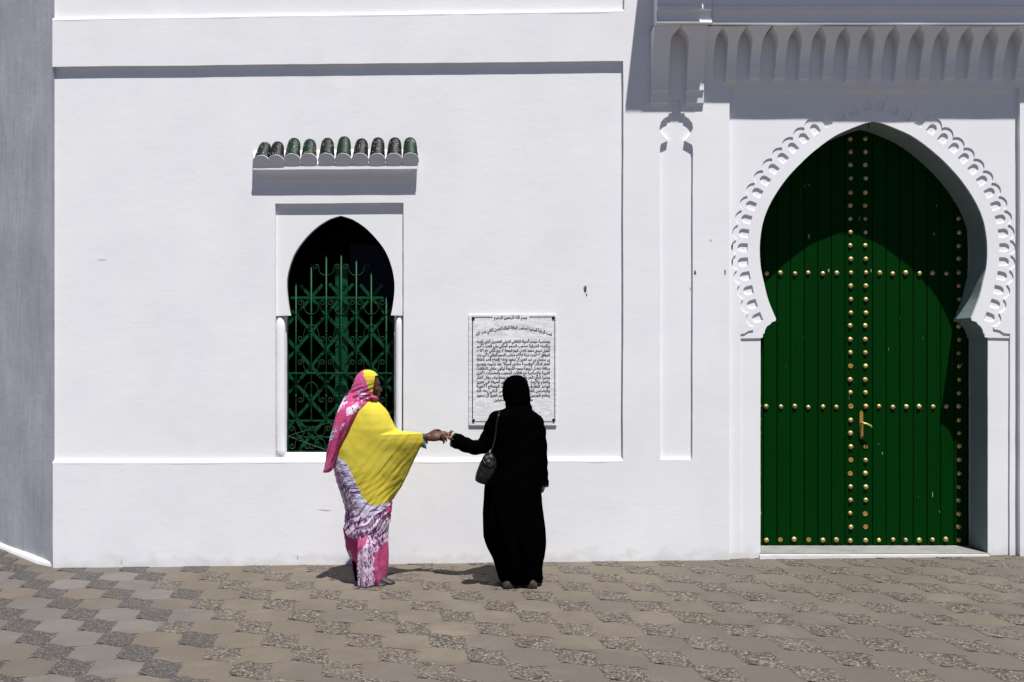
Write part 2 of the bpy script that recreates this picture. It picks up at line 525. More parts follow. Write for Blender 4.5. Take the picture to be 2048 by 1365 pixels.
# ---------------------------------------------------------------- ground
def paving():
    g = bpy.data.meshes.new('pavement')
    E_ = 300.0
    vs = [(-E_, -E_, gz(-E_)-0.005), (E_, -E_, gz(E_)-0.005), (E_, E_, gz(E_)-0.005), (-E_, E_, gz(-E_)-0.005)]
    g.from_pydata(vs, [], [(0, 1, 2, 3)])
    go = link('pavement', g, M['mortar'])
    go['kind'] = 'structure'
    ang = R(-3.6)
    e1 = Vector((math.cos(ang), math.sin(ang), 0)); e2 = Vector((-math.sin(ang), math.cos(ang), 0))
    A = Vector((-0.85, -1.43, 0))
    PER, ROW, A0 = 0.503, 0.25, 0.027
    def edge(u0, v0, v1, amp, flip, n=7):
        return [(u0 + amp*math.sin(2*PI*i/n)*flip, v0+(v1-v0)*i/n) for i in range(n+1)]
    def outline(ul, ur, amp, gap, seed, A0=A0):
        """cell between u = ul and ur; wavy row joints above and below"""
        rnd = random.Random(seed)
        top = lambda u: ROW/2 - A0*math.cos(2*PI*u/PER) - gap
        bot = lambda u: -ROW/2 + A0*math.cos(2*PI*u/PER) + gap
        n = 9
        pts = []
        for i in range(n+1):
            u = ul + gap + (ur-ul-2*gap)*i/n
            pts.append((u, bot(u)))
        b1, t1 = bot(ur-gap), top(ur-gap)
        for i in range(1, 7):
            t = i/7
            pts.append((ur-gap + amp*math.sin(2*PI*t), b1+(t1-b1)*t))
        for i in range(n+1):
            u = ur - gap + (ul-ur+2*gap)*i/n
            pts.append((u, top(u)))
        b0, t0 = bot(ul+gap), top(ul+gap)
        for i in range(6, 0, -1):
            t = i/7
            pts.append((ul+gap + amp*math.sin(2*PI*t), b0+(t0-b0)*t))
        return [(x+rnd.uniform(-.0022, .0022), y+rnd.uniform(-.0022, .0022)) for x, y in pts]
    UH = 0.132
    def tile_mesh(name, ol):
        n = len(ol)
        cx = sum(p[0] for p in ol)/n; cy = sum(p[1] for p in ol)/n
        vs = [(cx+(x-cx)*0.992, cy+(y-cy)*0.99, 0.0) for x, y in ol] + [(x, y, -0.0012) for x, y in ol] + [(x, y, -0.02) for x, y in ol]
        fs = [tuple(range(n))]
        for k in (0, n):
            for i in range(n):
                j = (i+1) % n
                fs.append((k+i, k+n+i, k+n+j, k+j))
        me = bpy.data.meshes.new(name)
        me.from_pydata(vs, [], fs)
        return me
    variants_p, variants_s = {}, {}
    for k in range(4):
        po = [(x, y - 0.22*x - 0.02*math.sin(2*PI*x/0.40)) for x, y in outline(-UH, UH, 0.024, 0.012, k, 0.004)]
        # worn corners: the cement runs round them, and the edge is ragged
        for _ in range(3):
            po = [((po[i-1][0]+2*po[i][0]+po[(i+1) % len(po)][0])/4, (po[i-1][1]+2*po[i][1]+po[(i+1) % len(po)][1])/4) for i in range(len(po))]
        rr = random.Random(k+7)
        po = [(x+rr.uniform(-.003, .003), y+rr.uniform(-.003, .003)) for x, y in po]
        so = outline(UH-0.045, PER-UH+0.045, 0.012, 0.0006, 40+k)
        for mn in ('peb', 'peb_dark'):
            me = tile_mesh('pebble_panel', po); me.materials.append(M[mn]); variants_p.setdefault(mn, []).append(me)
        for mn in ('cem_tan', 'cem_grey', 'cem_dark', 'cem_lilac'):
            me = tile_mesh('paving_tile', so); me.materials.append(M[mn]); variants_s.setdefault(mn, []).append(me)
    cells = []
    for r in range(-27, 24):
        for c in range(-22, 22):
            o = A + e1*(c*PER + (r % 2)*PER/2) + e2*(r*ROW)
            for kind, du in (('p', 0.0), ('s', PER/2)):
                q = o + e1*du
                corner = -3.69
                if q.y > 0.16 and q.x > corner - 0.25 - (q.y)*0.67: continue
                if q.y < -7.6 or q.y > 4.2 or abs(q.x) > 9.5: continue
                dist = q.y + D
                if dist > 0.5:
                    sx = 1024 + q.x*F/dist; sy = HOR + (H-gz(q.x))*F/dist
                    out = max(0, -60-sx, sx-2108, 1090-sy if q.x > -3.6 else 0, sy-1400)
                else:
                    out = 9e9
                cells.append((out, dist, kind, o, q, r, c))
    cells.sort(key=lambda t: (t[0], t[1]))
    cnt = {'p': 0, 's': 0}
    rest_v, rest_f, rest_m = [], [], []
    mats_rest = ['peb', 'peb_dark', 'cem_tan', 'cem_grey', 'cem_dark', 'cem_lilac']
    for out, dist, kind, o, q, r, c in cells:
        rnd = random.Random(r*911+c*37+(kind == 's'))
        px = 1024 + q.x*F/max(dist, .5); py = HOR + H*F/max(dist, .5)
        left = q.x < -2.05 + 0.75*((-q.y)-1.5) *0.55 + rnd.uniform(-.28, .28)
        if kind == 'p':
            mn = 'peb_dark' if left else 'peb'
            me = rnd.choice(variants_p[mn])
        else:
            front = -q.y - (2.35 - 0.26*(q.x-0.2)) + 0.35*noise.noise(Vector((q.x*0.7, q.y*0.7, 5)))
            if left: mn = 'cem_lilac' if rnd.random() < 0.6 else ('cem_grey' if rnd.random() < 0.6 else 'cem_tan')
            elif q.x > 1.2: mn = 'cem_grey' if rnd.random() < 0.7 else 'cem_tan'
            else: mn = 'cem_tan' if rnd.random() < 0.86 else ('cem_dark' if rnd.random() < 0.15 else 'cem_grey')
            me = rnd.choice(variants_s[mn])
        z = gz(o.x) + rnd.uniform(-.0008, .0008) + (0.0022 if kind == 'p' else 0.0)
        Mx = Matrix.Translation((o.x, o.y, z)) @ Matrix.Rotation(ang, 4, 'Z') @ Matrix.Rotation(-0.0119 + rnd.uniform(-.002, .002), 4, 'Y') @ Matrix.Rotation(rnd.uniform(-.003, .003), 4, 'X')
        if cnt[kind] < 300 and out < 1500:
            cnt[kind] += 1
            ob = bpy.data.objects.new('pebble_panel' if kind == 'p' else 'paving_tile', me)
            COL.objects.link(ob)
            ob.parent = go
            ob.matrix_local = Mx
        else:
            base = len(rest_v)
            rest_v += [tuple(Mx @ v.co) for v in me.vertices]
            for f in me.polygons:
                rest_f.append(tuple(base+i for i in f.vertices)); rest_m.append(mats_rest.index(mn))
    # hairline cracks that run from panel to panel
    M['crack'] = simple('crack_dirt', (0.022, 0.018, 0.015), 0.95, 0.05, 0, 0.4, 90)
    for r0, c0, nst in ((2, 4, 9), (4, 2, 8), (1, 7, 7), (3, -3, 7), (-1, 1, 5), (5, 6, 9)):
        pts = []
        r, u0 = r0, None
        for st in range(nst):
            r_ = r0-st
            o = A + e1*(c0*PER + (r0 % 2)*PER/2 + st*PER/2) + e2*(r_*ROW)
            if o.y > -0.1: continue
            for uu, vv in ((-0.128, 0.128), (-0.03, 0.118), (0.07, 0.095), (0.128, 0.06), (0.136, -0.02), (0.128, -0.115)):
                q = o + e1*(uu+random.uniform(-.006, .006)) + e2*(vv+random.uniform(-.006, .006))
                pts.append(q)
        vs_, fs_ = [], []
        for i, q in enumerate(pts):
            w_ = 0.0018*(0.4+abs(math.sin(i*1.3)))
            vs_ += [(q.x, q.y-w_, gz(q.x)+0.0032), (q.x, q.y+w_, gz(q.x)+0.0032)]
            if i: fs_.append((2*i-2, 2*i, 2*i+1, 2*i-1))
        if len(pts) > 2: py_obj('crack', vs_, fs_, M['crack'], go)
    me = bpy.data.meshes.new('farther_paving')
    me.from_pydata(rest_v, [], rest_f)
    for mn in mats_rest: me.materials.append(M[mn])
    me.polygons.foreach_set('material_index', rest_m)
    ob = link('farther_paving', me, None, go)
    ob['kind'] = 'stuff'
paving()

# ---------------------------------------------------------------- the building
CX, CZ = W(108, 1135).x, 0
bld = empty('building', (0.0, 0.4, 0.0), 'white plastered building with a horseshoe-arched green double door and grilled arched window', 'building')

# niche that imitates a slender column, sunk into the strip beside the portal
niche = [(1322, 920), (1322, 312), (1331, 306), (1334, 284), (1322, 289), (1320, 297), (1320, 264)]
niche = [(1321, 920), (1320, 298), (1322, 288), (1333, 283), (1336, 281), (1328, 273), (1320, 263), (1319, 255), (1322, 244), (1328, 237), (1337, 232), (1337, 227), (1343, 227),
         (1343, 200), (1361, 200), (1361, 227), (1369, 227), (1369, 232), (1377, 237), (1384, 246), (1386, 256), (1382, 266), (1375, 274), (1369, 281), (1374, 284), (1384, 290), (1386, 299), (1385, 920)]
front = [(106, 1190), (106, 926), (1246, 922), (1247, 122), (105, 134), (105, 39), (1249, 22), (1249, -420), (2262, -420), (2262, 1190),
         (2040, 1190), (2040, 177), (1459, 177), (1459, 1190)]
plate('front_wall', front, [niche], 0.0, [0.05, 0.04], M['plaster'], bld)
plate('niche_back', [(1310, 930), (1310, 190), (1395, 190), (1395, 930)], [], 0.024, [None], M['trim'], bld)
plate('right_wall', [(2262, 1190), (2262, -420), (3300, -420), (3300, 1190)], [], 0.03, [None], M['plaster'], bld)
win_rect = [(550, 925), (550, 408), (807, 406), (807, 925)]
plate('wall_panel', [(107, 940), (107, -420), (1262, -420), (1262, 940)], [win_rect], 0.03, [None, 0.12], M['plaster'], bld)
# sloping ledges above the two raised bands (the steep sun makes them glow)
def ledge(name, x0, x1, ya0, ya1, h=7, d=0.03):
    rows = []
    n = 60
    for prof in ((0.004, 12), (-0.001, 1.5), (0.002, -1), (d+0.002, -h)):
        rw = []
        for i in range(n+1):
            t = i/n
            p = W(x0+(x1-x0)*t, ya0+(ya1-ya0)*t + prof[1], 0.0)
            x, z = wob(p.x, p.z)
            rw.append(Vector((p.x, prof[0]+0.0015*noise.noise(Vector((x*5, z, 2))), z)))
        rows.append(rw)
    loft(name, rows, M['trim'], bld, cap=False, smooth=False, closed=False)
ledge('ledge', 105, 1246, 926, 922)
ledge('ledge', 104.5, 1249, 39, 22, 6)

# side wall that runs away to the left, with its whitewashed foot
def side_wall():
    a = Vector((CX, 0.004, 0)); dv = Vector((-math.sin(R(47)), math.cos(R(47)), 0))
    nrm = Vector((-dv.y, dv.x, 0)) * 1.0
    if nrm.y > 0: nrm = -nrm
    vs, fs = [], []
    nu, nv = 40, 36
    for i in range(nu+1):
        for j in range(nv+1):
            s = 7.0*(i/nu)**1.6; z = -0.3 + 7.0*j/nv
            p = a + dv*s
            k = 0.012*noise.noise(Vector((s*1.4, z*1.4, 4)))*min(1, s*6)
            p = p + nrm*k
            vs.append((p.x, p.y, z))
    for i in range(nu):
        for j in range(nv):
            q = i*(nv+1)+j
            fs.append((q, q+1, q+nv+2, q+nv+1))
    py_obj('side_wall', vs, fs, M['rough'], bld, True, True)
    rows = []
    for off, zz in ((0.035, -0.12), (0.03, 0.018), (0.018, 0.034), (-0.02, 0.042)):
        rw = []
        for i in range(31):
            s = 6.5*i/30 + 0.004
            p = a + dv*s + nrm*((off if i else -0.01)+0.006*noise.noise(Vector((s*3, zz, 1)))*(1 if i else 0))
            rw.append(Vector((p.x, p.y, gz(p.x)+zz)))
        rows.append(rw)
    loft('wall_foot', rows, M['trim'], bld, cap=False, smooth=True, closed=False)
side_wall()
# rest of the shell: roof, back and far side, so that the rooms behind the openings are dark
bm = bmesh.new()
zr = W(0, -420).z
dvx = -math.tan(R(47))
for z0, z1 in ((zr-0.25, zr+0.05),):
    q = [bm.verts.new((x, y, z)) for z in (z0, z1) for x, y in ((CX+0.05, 0.05), (9.6, 0.05), (9.6, 6.3), (CX+0.1+dvx*6.2, 6.3))]
    for f in ((3, 2, 1, 0), (4, 5, 6, 7), (0, 1, 5, 4), (1, 2, 6, 5), (2, 3, 7, 6), (3, 0, 4, 7)): bm.faces.new([q[i] for i in f])
box(bm, (CX+dvx*5.5, 6.1, -0.3), (9.4, 6.3, zr-0.26))
box(bm, (9.4, 0.04, -0.3), (9.6, 6.09, zr-0.26))
bm_obj('shell', bm, M['plaster'], bld)
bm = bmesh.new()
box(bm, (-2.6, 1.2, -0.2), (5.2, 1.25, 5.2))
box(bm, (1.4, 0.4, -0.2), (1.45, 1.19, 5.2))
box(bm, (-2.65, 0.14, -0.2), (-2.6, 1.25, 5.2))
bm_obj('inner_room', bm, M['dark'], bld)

# ---------------------------------------------------------------- window
wy = 0.06
half = [(432, 0), (436, 14), (442, 28), (457, 50), (477, 70), (501, 88), (525, 99), (552, 106), (577, 108), (604, 105.5), (620, 103), (631, 100.5)]
hs = spline(half, 5)
arch_r = [(681+w, y) for y, w in hs]
arch_l = [(681-w, y) for y, w in hs]
out = [(540, 632), (540, 398), (818, 398), (818, 632)] + list(reversed(arch_r))[:-1] + arch_l
plate('window_arch', out, [], wy, [0.095], M['trim'], bld, step=0.02)
yb = 0.105
plate('window_jamb', [(540, 940), (540, 626), (573, 626), (572, 906), (789, 906), (789, 626), (818, 626), (818, 940)], [], yb, [0.135], M['trim'], bld, step=0.05)
for x0, x1 in ((553, 571), (791, 805)):
    rings = []
    prof = [(632, .0), (633, .35), (636, .62), (641, .82), (648, .94), (656, 1.0)] + [(656+i*27, 1.0) for i in range(1, 11)]
    for y, k in prof:
        ring = []
        cxp = (x0+x1)/2 if x0 < 681 else (x0+x1)/2
        c = W(cxp - (1-k)*4*(1 if x0 < 681 else -1), y, yb-0.02)
        r = (x1-x0)/2*(D+yb)/F*max(k, .05)
        for j in range(20):
            a = 2*PI*j/20
            ring.append(Vector((c.x+r*math.cos(a), c.y+0.03*max(k, .05)*math.sin(a), c.z)))
        rings.append(ring)
    loft('window_column', rings, M['trim'], bld)
rows = []
for yy, pp in ((-0.002+0.03, 925.5), (0.035, 921), (0.12, 908), (0.34, 905)):
    rows.append([Vector((W(548+(810-548)*i/20, 0, yy).x, yy, W(0, pp, yy).z + 0.001*noise.noise(Vector((i, yy*9, 1))))) for i in range(21)])
loft('window_sill', rows, M['trim'], bld, cap=False, smooth=False, closed=False)

# grille
bm = bmesh.new()
gy = 0.165
a_, b_ = W(574, 905, gy), W(577, 596, gy)
box(bm, (W(573, 0, gy).x, gy-0.008, W(0, 905, gy).z), (W(577, 0, gy).x, gy+0.008, W(0, 600, gy).z))
grille = bm_obj('window_grille', bm, M['iron'], bld)
def gbox(name, x0, y0, x1, y1, Y, t, mat='iron', bev=0.0):
    bm = bmesh.new()
    p, q = W(x0, y0, Y), W(x1, y1, Y)
    box(bm, (p.x, Y-t/2, q.z), (q.x, Y+t/2, p.z))
    if bev:
        bmesh.ops.bevel(bm, geom=bm.edges[:], offset=bev, segments=2, affect='EDGES')
    return bm_obj(name, bm, M[mat], grille)
tops = [566, 530, 513, 513, 522, 545, 596]
for x, t in zip((592, 622.6, 652.6, 682.5, 712.7, 742.6, 772.6), tops):
    bm = bmesh.new()
    p = W(x, 842, gy); q = W(x, t, gy)
    tube(bm, [p, q], 0.0068, 8)
    # little points on the bar tops
    tube(bm, [q, q+Vector((0, 0, 0.004)), q+Vector((0, 0, 0.018))], [0.0068, 0.006, 0.001], 8)
    for ny in (629, 664, 747, 792):
        c = W(x, ny, gy)
        if c.z < q.z: ellipsoid(bm, c, (0.010, 0.010, 0.014), None, 8)
    bm_obj('grille_bar', bm, M['iron'], grille, smooth=True)
for (x0, y0, x1, y1) in ((576, 593.5, 768, 598.5), (573, 745, 790, 748.5), (573, 840, 790, 843.5), (573, 873, 790, 876), (573, 902, 790, 905)):
    gbox('grille_rail', x0, y0, x1, y1, gy+0.012, 0.012)
gbox('grille_rail', 786, 600, 789.5, 905, gy, 0.016)
ly = gy+0.05
# lattice of crossing flat bars behind, with the two meeting stiles of the casement
def lattice(x0, y0, x1, y1, w=0.025, name='lattice_bar'):
    a, b = W(x0, y0, ly), W(x1, y1, ly)
    d = (b-a); n = Vector((-d.z, 0, d.x)).normalized()*w/2
    sgn = 0.006 if d.x*d.z > 0 else -0.006
    bm = bmesh.new()
    vs = []
    for yy in (ly-0.006+sgn, ly+0.006+sgn):
        for v in (a+n, b+n, b-n, a-n):
            vs.append(bm.verts.new((v.x, yy, v.z)))
    for f in ((0, 1, 2, 3), (7, 6, 5, 4), (0, 4, 5, 1), (1, 5, 6, 2), (2, 6, 7, 3), (3, 7, 4, 0)):
        bm.faces.new([vs[i] for i in f])
    bm_obj(name, bm, M['iron'], grille)
dx, dy = 30.0, 34.5
segs = []
for s in (-1, 1):
    for k in range(-12, 14):
        # line through (622.6 + 60 k, 595) with slope s
        pts = []
        x_at = lambda y: 622.6 + 60*k + s*(y-595)*dx/dy
        y = 568.0
        best = None
        seg = []
        while y <= 900:
            x = x_at(y)
            lim = 568 if abs(x-622) < 26 or abs(x-743) < 26 else (548 if abs(x-682) < 44 else 605)
            if 575 < x < 788 and y > lim: seg.append((x, y))
            y += 2
        if len(seg) > 8: lattice(*seg[0], *seg[-1])
gbox('casement_stile', 671, 528, 682, 905, ly+0.02, 0.03, 'iron', 0.003)
gbox('casement_stile', 683, 528, 696, 905, ly+0.02, 0.03, 'iron', 0.003)
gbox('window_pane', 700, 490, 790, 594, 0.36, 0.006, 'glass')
def scroll(cx, y_end, y_mid, w, flip=1):
    """thin C-scroll: arms rise from (cx, y_mid) to curled ends at y_end"""
    pts = []
    sg = 1 if y_end < y_mid else -1
    r0 = 6.5
    cx1 = cx - w*0.72
    spiral = []
    for i in range(22):
        t = i/21
        a = PI*0.5 - t*2.6*PI
        rr = r0*(0.25+0.75*t)
        spiral.append((cx1 + rr*math.cos(a)*1.0, y_end + sg*(6.5 - rr*math.sin(a))))
    s1 = spiral[-1]
    arm = []
    for i in range(1, 15):
        t = i/14
        x = s1[0] + (cx - s1[0])*t
        bend = math.sin(t*PI/2)
        y = s1[1] + (y_mid - s1[1])*bend
        arm.append((x - (1-t)*t*w*0.5, y))
    left = spiral + arm
    right = [(2*cx-x, y) for x, y in reversed(left[:-1])]
    bm = bmesh.new()
    tube(bm, [W(x, y, gy-0.004) for x, y in left+right], 0.0028, 6)
    bm_obj('scroll', bm, M['iron_thin'], grille, smooth=True)
for cx in (622.6, 682.5, 742.6):
    scroll(cx, 600, 629, 30); scroll(cx, 684, 650, 30); scroll(cx, 719, 747, 30); scroll(cx, 806, 765, 30)
for cx in (652.6, 712.7): scroll(cx, 528, 551, 30)
for cx in (600, 640, 700, 750):
    scroll(cx, 852, 872, 22); scroll(cx, 899, 878, 22)
for a, b in (((576, 873), (660, 845)), ((576, 873), (660, 903)), ((690, 845), (786, 873)), ((690, 903), (786, 873)), ((592, 843), (607, 866))):
    bm = bmesh.new(); tube(bm, [W(*a, gy), W(*b, gy)], 0.004, 6); bm_obj('brace', bm, M['iron_thin'], grille)

# ---------------------------------------------------------------- tiled hood over the window
def hood():
    # solid moulded block: slab, cove and lower fillet as one profile swept sideways
    prof = [(0.035, 300), (0.0, 308), (-0.020, 322), (-0.034, 330), (-0.036, 332), (-0.036, 340), (-0.030, 341), (-0.014, 347), (-0.006, 352), (-0.004, 358), (0.035, 359)]
    rings = []
    for k, x in enumerate((506, 512, 560, 620, 683, 740, 790, 829, 836)):
        ring = []
        for j, (yy, pp) in enumerate(prof):
            inset = 0
            if 7 <= j <= 10 and k in (0, 1, 7, 8):
                inset = {7: 14, 8: 19, 9: 22, 10: 22}[j]*(1 if k < 2 else -1)
            sag = 1.2*noise.noise(Vector((x*0.02, j*0.3, 1)))
            p = W(x+inset, pp+sag - (x-506)*0.006, yy)
            ring.append(p)
        rings.append(ring)
    h = loft('window_hood', rings, M['trim'], bld, smooth=False)
    xs = [522.5, 552, 584, 617.7, 653, 686.6, 720, 754, 788, 821]
    ax = [533, 557, 590, 620.6, 656, 689.5, 724.7, 757, 790.6, 820]
    ay = [284, 283, 276, 278, 276, 273, 277, 275, 275, 275]
    for i, (x, a, ty) in enumerate(zip(xs, ax, ay)):
        lipy = 310 + (4 if i < 2 else 0) + 1.5*noise.noise(Vector((i*1.7, 0, 0)))
        # plastered tile end: a round plug cut so that it faces forward and down
        lip = lipy
        c0 = W(x, lip+11.0, -0.047)
        up = Vector((0, -0.345, 0.94))
        c1 = W(a*0.75+x*0.25, ty+11.5, 0.036)
        def ring(c, r, ry, wig=0.0):
            return [c + Vector((r*math.cos(t), 0, 0)) + up*(ry*math.sin(t)*(1+wig*noise.noise(Vector((i*4.0, t*2, 1))))) for t in [2*PI*j/32 for j in range(32)]]
        fwd = Vector((0, -0.94, -0.345))
        loft('mortar_plug', [ring(c0 + Vector((0, 0.05, 0.03)), 0.056, 0.046), ring(c0-fwd*0.001, 0.0690, 0.057, .05), ring(c0+fwd*0.002, 0.0690, 0.057, .05), ring(c0+fwd*0.003, 0.0680, 0.056, .05)], M['trim'], h, smooth=False)
        # barrel tile: thick half shell from the plug up to the wall, tapering
        vs, fs = [], []
        n, m = 14, 8
        for shell, dr in ((0, 0.0), (1, -0.012)):
            for u in range(m+1):
                t = u/m
                c = (c0-fwd*0.001).lerp(c1, t)
                r = 0.0655*(1-t)**0.8+0.050*(1-(1-t)**0.8) + dr + 0.0012*noise.noise(Vector((i*3.1, u, 0)))
                rz = r*0.84*(1-t)+r*0.95*t
                u2 = up.lerp(Vector((0, -0.15, 0.95)), t)
                for j in range(n+1):
                    a2 = PI*j/n
                    vs.append(c + Vector((r*math.cos(a2), 0, 0)) + u2*rz*math.sin(a2))
        N = (m+1)*(n+1)
        for sh in (0, 1):
            for u in range(m):
                for j in range(n):
                    q = sh*N+u*(n+1)+j
                    f = (q, q+1, q+n+2, q+n+1)
                    fs.append(f if sh == 0 else tuple(reversed(f)))
        for j in range(n):
            fs.append((j, N+j, N+j+1, j+1)); q = m*(n+1)+j; fs.append((q, q+1, N+q+1, N+q))
        for u in range(m):
            q = u*(n+1); fs.append((q, q+n+1, N+q+n+1, N+q)); q += n; fs.append((q, N+q, N+q+n+1, q+n+1))
        py_obj('roof_tile', vs, fs, M['tile'], h, True, True)
hood()

# ---------------------------------------------------------------- portal: sunk panel, scalloped arch, imposts
Y0, Y1, Y2, YD = 0.04, 0.047, 0.057, 0.335
PC = 1747.0
dh = [(243, 0), (247, 18), (258, 47), (273, 79), (295, 110), (324, 143), (361, 176), (402, 203), (440, 219), (476, 226), (505, 227.5), (535, 225.5), (566, 219), (595, 212), (619, 203), (636, 196)]
dsp = spline([(y, w) for y, w in dh], 8)
L_ = [(PC-w, y) for y, w in reversed(dsp)]          # left tip up to the apex
R_ = [(PC+w, y) for y, w in dsp]                    # apex down to the right tip
door_curve = L_ + R_[1:]
def offset_curve(cv, o):
    n = len(cv); res = []
    for i in range(n):
        a, b = cv[max(0, i-5)], cv[min(n-1, i+5)]
        t = (b[0]-a[0], b[1]-a[1]); l = math.hypot(*t)
        nx, ny = t[1]/l, -t[0]/l       # left of travel = outwards (y down)
        res.append((cv[i][0]+nx*o, cv[i][1]+ny*o, nx, ny))
    return res
mid = offset_curve(door_curve, 40)
cum = [0]
for a, b in zip(mid, mid[1:]): cum.append(cum[-1]+math.hypot(b[0]-a[0], b[1]-a[1]))
LT = cum[-1]
def at(s, o):
    """point at arc length s along the mid curve, offset o px from the door edge"""
    s = min(max(s, 0), LT)
    for i in range(len(cum)-1):
        if cum[i+1] >= s:
            t = (s-cum[i])/max(1e-9, cum[i+1]-cum[i])
            a, b = mid[i], mid[i+1]
            x, y = a[0]+(b[0]-a[0])*t, a[1]+(b[1]-a[1])*t
            nx, ny = a[2]+(b[2]-a[2])*t, a[3]+(b[3]-a[3])*t
            l = math.hypot(nx, ny)
            return (x+nx/l*(o-40), y+ny/l*(o-40))
NS = int(round(LT/29.6)); pitch = LT/NS
scal = []
for i in range(NS):
    for j in range(9):
        t = j/9
        scal.append(at((i+t)*pitch, 47.5 + 9.5*math.sin(PI*t)**0.7))
scal.append(at(LT, 47.5))
pockets = []
for i in range(NS):
    c = (i+0.5)*pitch
    hw = 0.30*pitch
    pk = [at(c-hw, 24), at(c-hw, 30)]
    for j in range(0, 9):
        a = PI - PI*j/8
        pk.append(at(c+hw*math.cos(a), 35+9*math.sin(a)))
    pk += [at(c+hw, 30), at(c+hw, 24)]
    pockets.append(pk)
lf = scal[0]; rt = scal[-1]
hole0 = [(1481, 1190), (1481, 668), (1489, 667), (1497, 661.5), (1507, 660)] + scal + [(1988, 659), (1999, 661), (2008, 667), (2020, 668), (2019, 1190)]
plate('portal_panel', [(1450, 1188), (1450, 170), (2050, 170), (2050, 1188), (2019, 1188)] + list(reversed(hole0[1:-1])) + [(1481, 1188)], [], Y0, [0.075], M['trim'], bld, step=0.05)
imp_l = [(1551.6, 639), (1551, 642), (1543, 645), (1541, 648), (1534, 653), (1530, 660), (1529, 667), (1526, 668), (1525.5, 675), (1521, 676.5)]
imp_r = [(1943, 639), (1943.5, 641.5), (1948, 643), (1953.5, 644.5), (1955, 648), (1962, 654), (1965.7, 661), (1966.7, 667), (1969, 668), (1969.6, 675), (1975.5, 676)]
notch = list(reversed(imp_l)) + door_curve + imp_r
bigout = [(1466, 677), (1466, 172), (2034, 172), (2034, 677)]
plate('arch_band', bigout + list(reversed(notch)), pockets, Y1, [YD+0.03] + [Y2+0.004]*len(pockets), M['trim'], bld, step=0.05)
notch2 = [(x, y) for x, y, a, b in offset_curve(door_curve, 12)]
plate('pocket_back', [(1468, 674), (1468, 174), (2032, 174), (2032, 674)] + list(reversed(notch2)), [], Y2, [None], M['trim'], bld, step=0.06)
plate('door_jamb', [(1474, 1190), (1474, 672), (1521, 672), (1521, 1190)], [], 0.055, [YD+0.03], M['trim'], bld)
plate('door_jamb', [(1975.5, 1190), (1975.5, 672), (2027, 672), (2027, 1190)], [], 0.055, [YD+0.03], M['trim'], bld)

# pale green layer over the reveal of the doorway (thin sheet just inside the opening)
def reveal():
    for side, imp in ((1, imp_r),):
        pass
    path = door_curve
    vs, fs = [], []
    line = [(1521, 1180), (1521, 1000), (1521, 840), (1521, 676.5)] + list(reversed(imp_l)) + door_curve + imp_r + [(1975.5, 840), (1975.5, 1000), (1975.5, 1180)]
    pts = []
    for (x, y) in line:
        base = 0.055 if y > 676 else Y1
        p = W(x, y, base)
        pts.append((p.x, p.z))
    pts = [wob(*p) for p in pts]
    k = len(pts)
    cx, cz = W(PC, 620, Y1).x, W(PC, 620, Y1).z
    for (x, z) in pts:
        # 2 mm proud of the plaster reveal, starting 12 mm back from the face
        nx = -0.0022 if x > cx else 0.0022
        nz = -0.002 if z > W(0, 560, Y1).z else 0.0
        vs.append((x+nx, 0.062, z+nz)); vs.append((x+nx, YD-0.004, z+nz))
    for i in range(k-1):
        fs.append((2*i, 2*i+2, 2*i+3, 2*i+1))
    py_obj('green_reveal', vs, fs, M['pale_green'], bld)
reveal()
# threshold slab
tz = 0.068
bm = bmesh.new()
box(bm, (W(1519, 0, 0.05).x, 0.03, -0.1), (W(1978, 0, 0.05).x, YD+0.06, tz))
bmesh.ops.bevel(bm, geom=bm.edges[:], offset=0.005, segments=2, affect='EDGES')
bm_obj('threshold', bm, M['stone'], bld)
bm = bmesh.new()
box(bm, (W(1519, 0, 0.02).x, 0.012, -0.1), (W(1978, 0, 0.02).x, 0.0295, tz-0.006))
bm_obj('threshold_edge', bm, M['trim'], bld)

# ---------------------------------------------------------------- double door
xc = W(1717.5, 0, YD).x
pw = 27.2*(D+YD)/F
z_lo, z_hi = W(0, 1090, YD).z, W(0, 236, YD).z
def stud_mesh():
    bm = bmesh.new()
    prof = [(0.0232, 0.0), (0.0225, -0.004), (0.019, -0.010), (0.013, -0.0145), (0.006, -0.0165)]
    rings = [[bm.verts.new((r*math.cos(2*PI*k/14), y, r*math.sin(2*PI*k/14))) for k in range(14)] for r, y in prof]
    for a, b in zip(rings, rings[1:]):
        for k in range(14):
            bm.faces.new((a[k], a[(k+1) % 14], b[(k+1) % 14], b[k]))
    bm.faces.new(rings[-1])
    bmesh.ops.recalc_face_normals(bm, faces=bm.faces)
    me = bpy.data.meshes.new('stud'); bm.to_mesh(me); bm.free()
    for p in me.polygons: p.use_smooth = True
    me.materials.append(M['brass'])
    return me
def flat_mesh():
    bm = bmesh.new()
    rings = []
    for r, y in ((0.024, 0.0), (0.024, -0.003), (0.016, -0.0045), (0.008, -0.003)):
        rings.append([bm.verts.new((r*(1+0.06*math.sin(5*2*PI*k/14))*math.cos(2*PI*k/14), y, r*math.sin(2*PI*k/14))) for k in range(14)])
    for a, b in zip(rings, rings[1:]):
        for k in range(14):
            bm.faces.new((a[k], a[(k+1) % 14], b[(k+1) % 14], b[k]))
    bm.faces.new(rings[-1])
    bmesh.ops.recalc_face_normals(bm, faces=bm.faces)
    me = bpy.data.meshes.new('stud_plate'); bm.to_mesh(me); bm.free()
    me.materials.append(M['brass_flat'])
    return me
STUD, FLAT = stud_mesh(), flat_mesh()
flats = {(1701, 733), (1701, 814), (1701, 921), (1701, 948), (1731, 1028), (1731, 1055), (1560, 1080), (1617, 1080)}
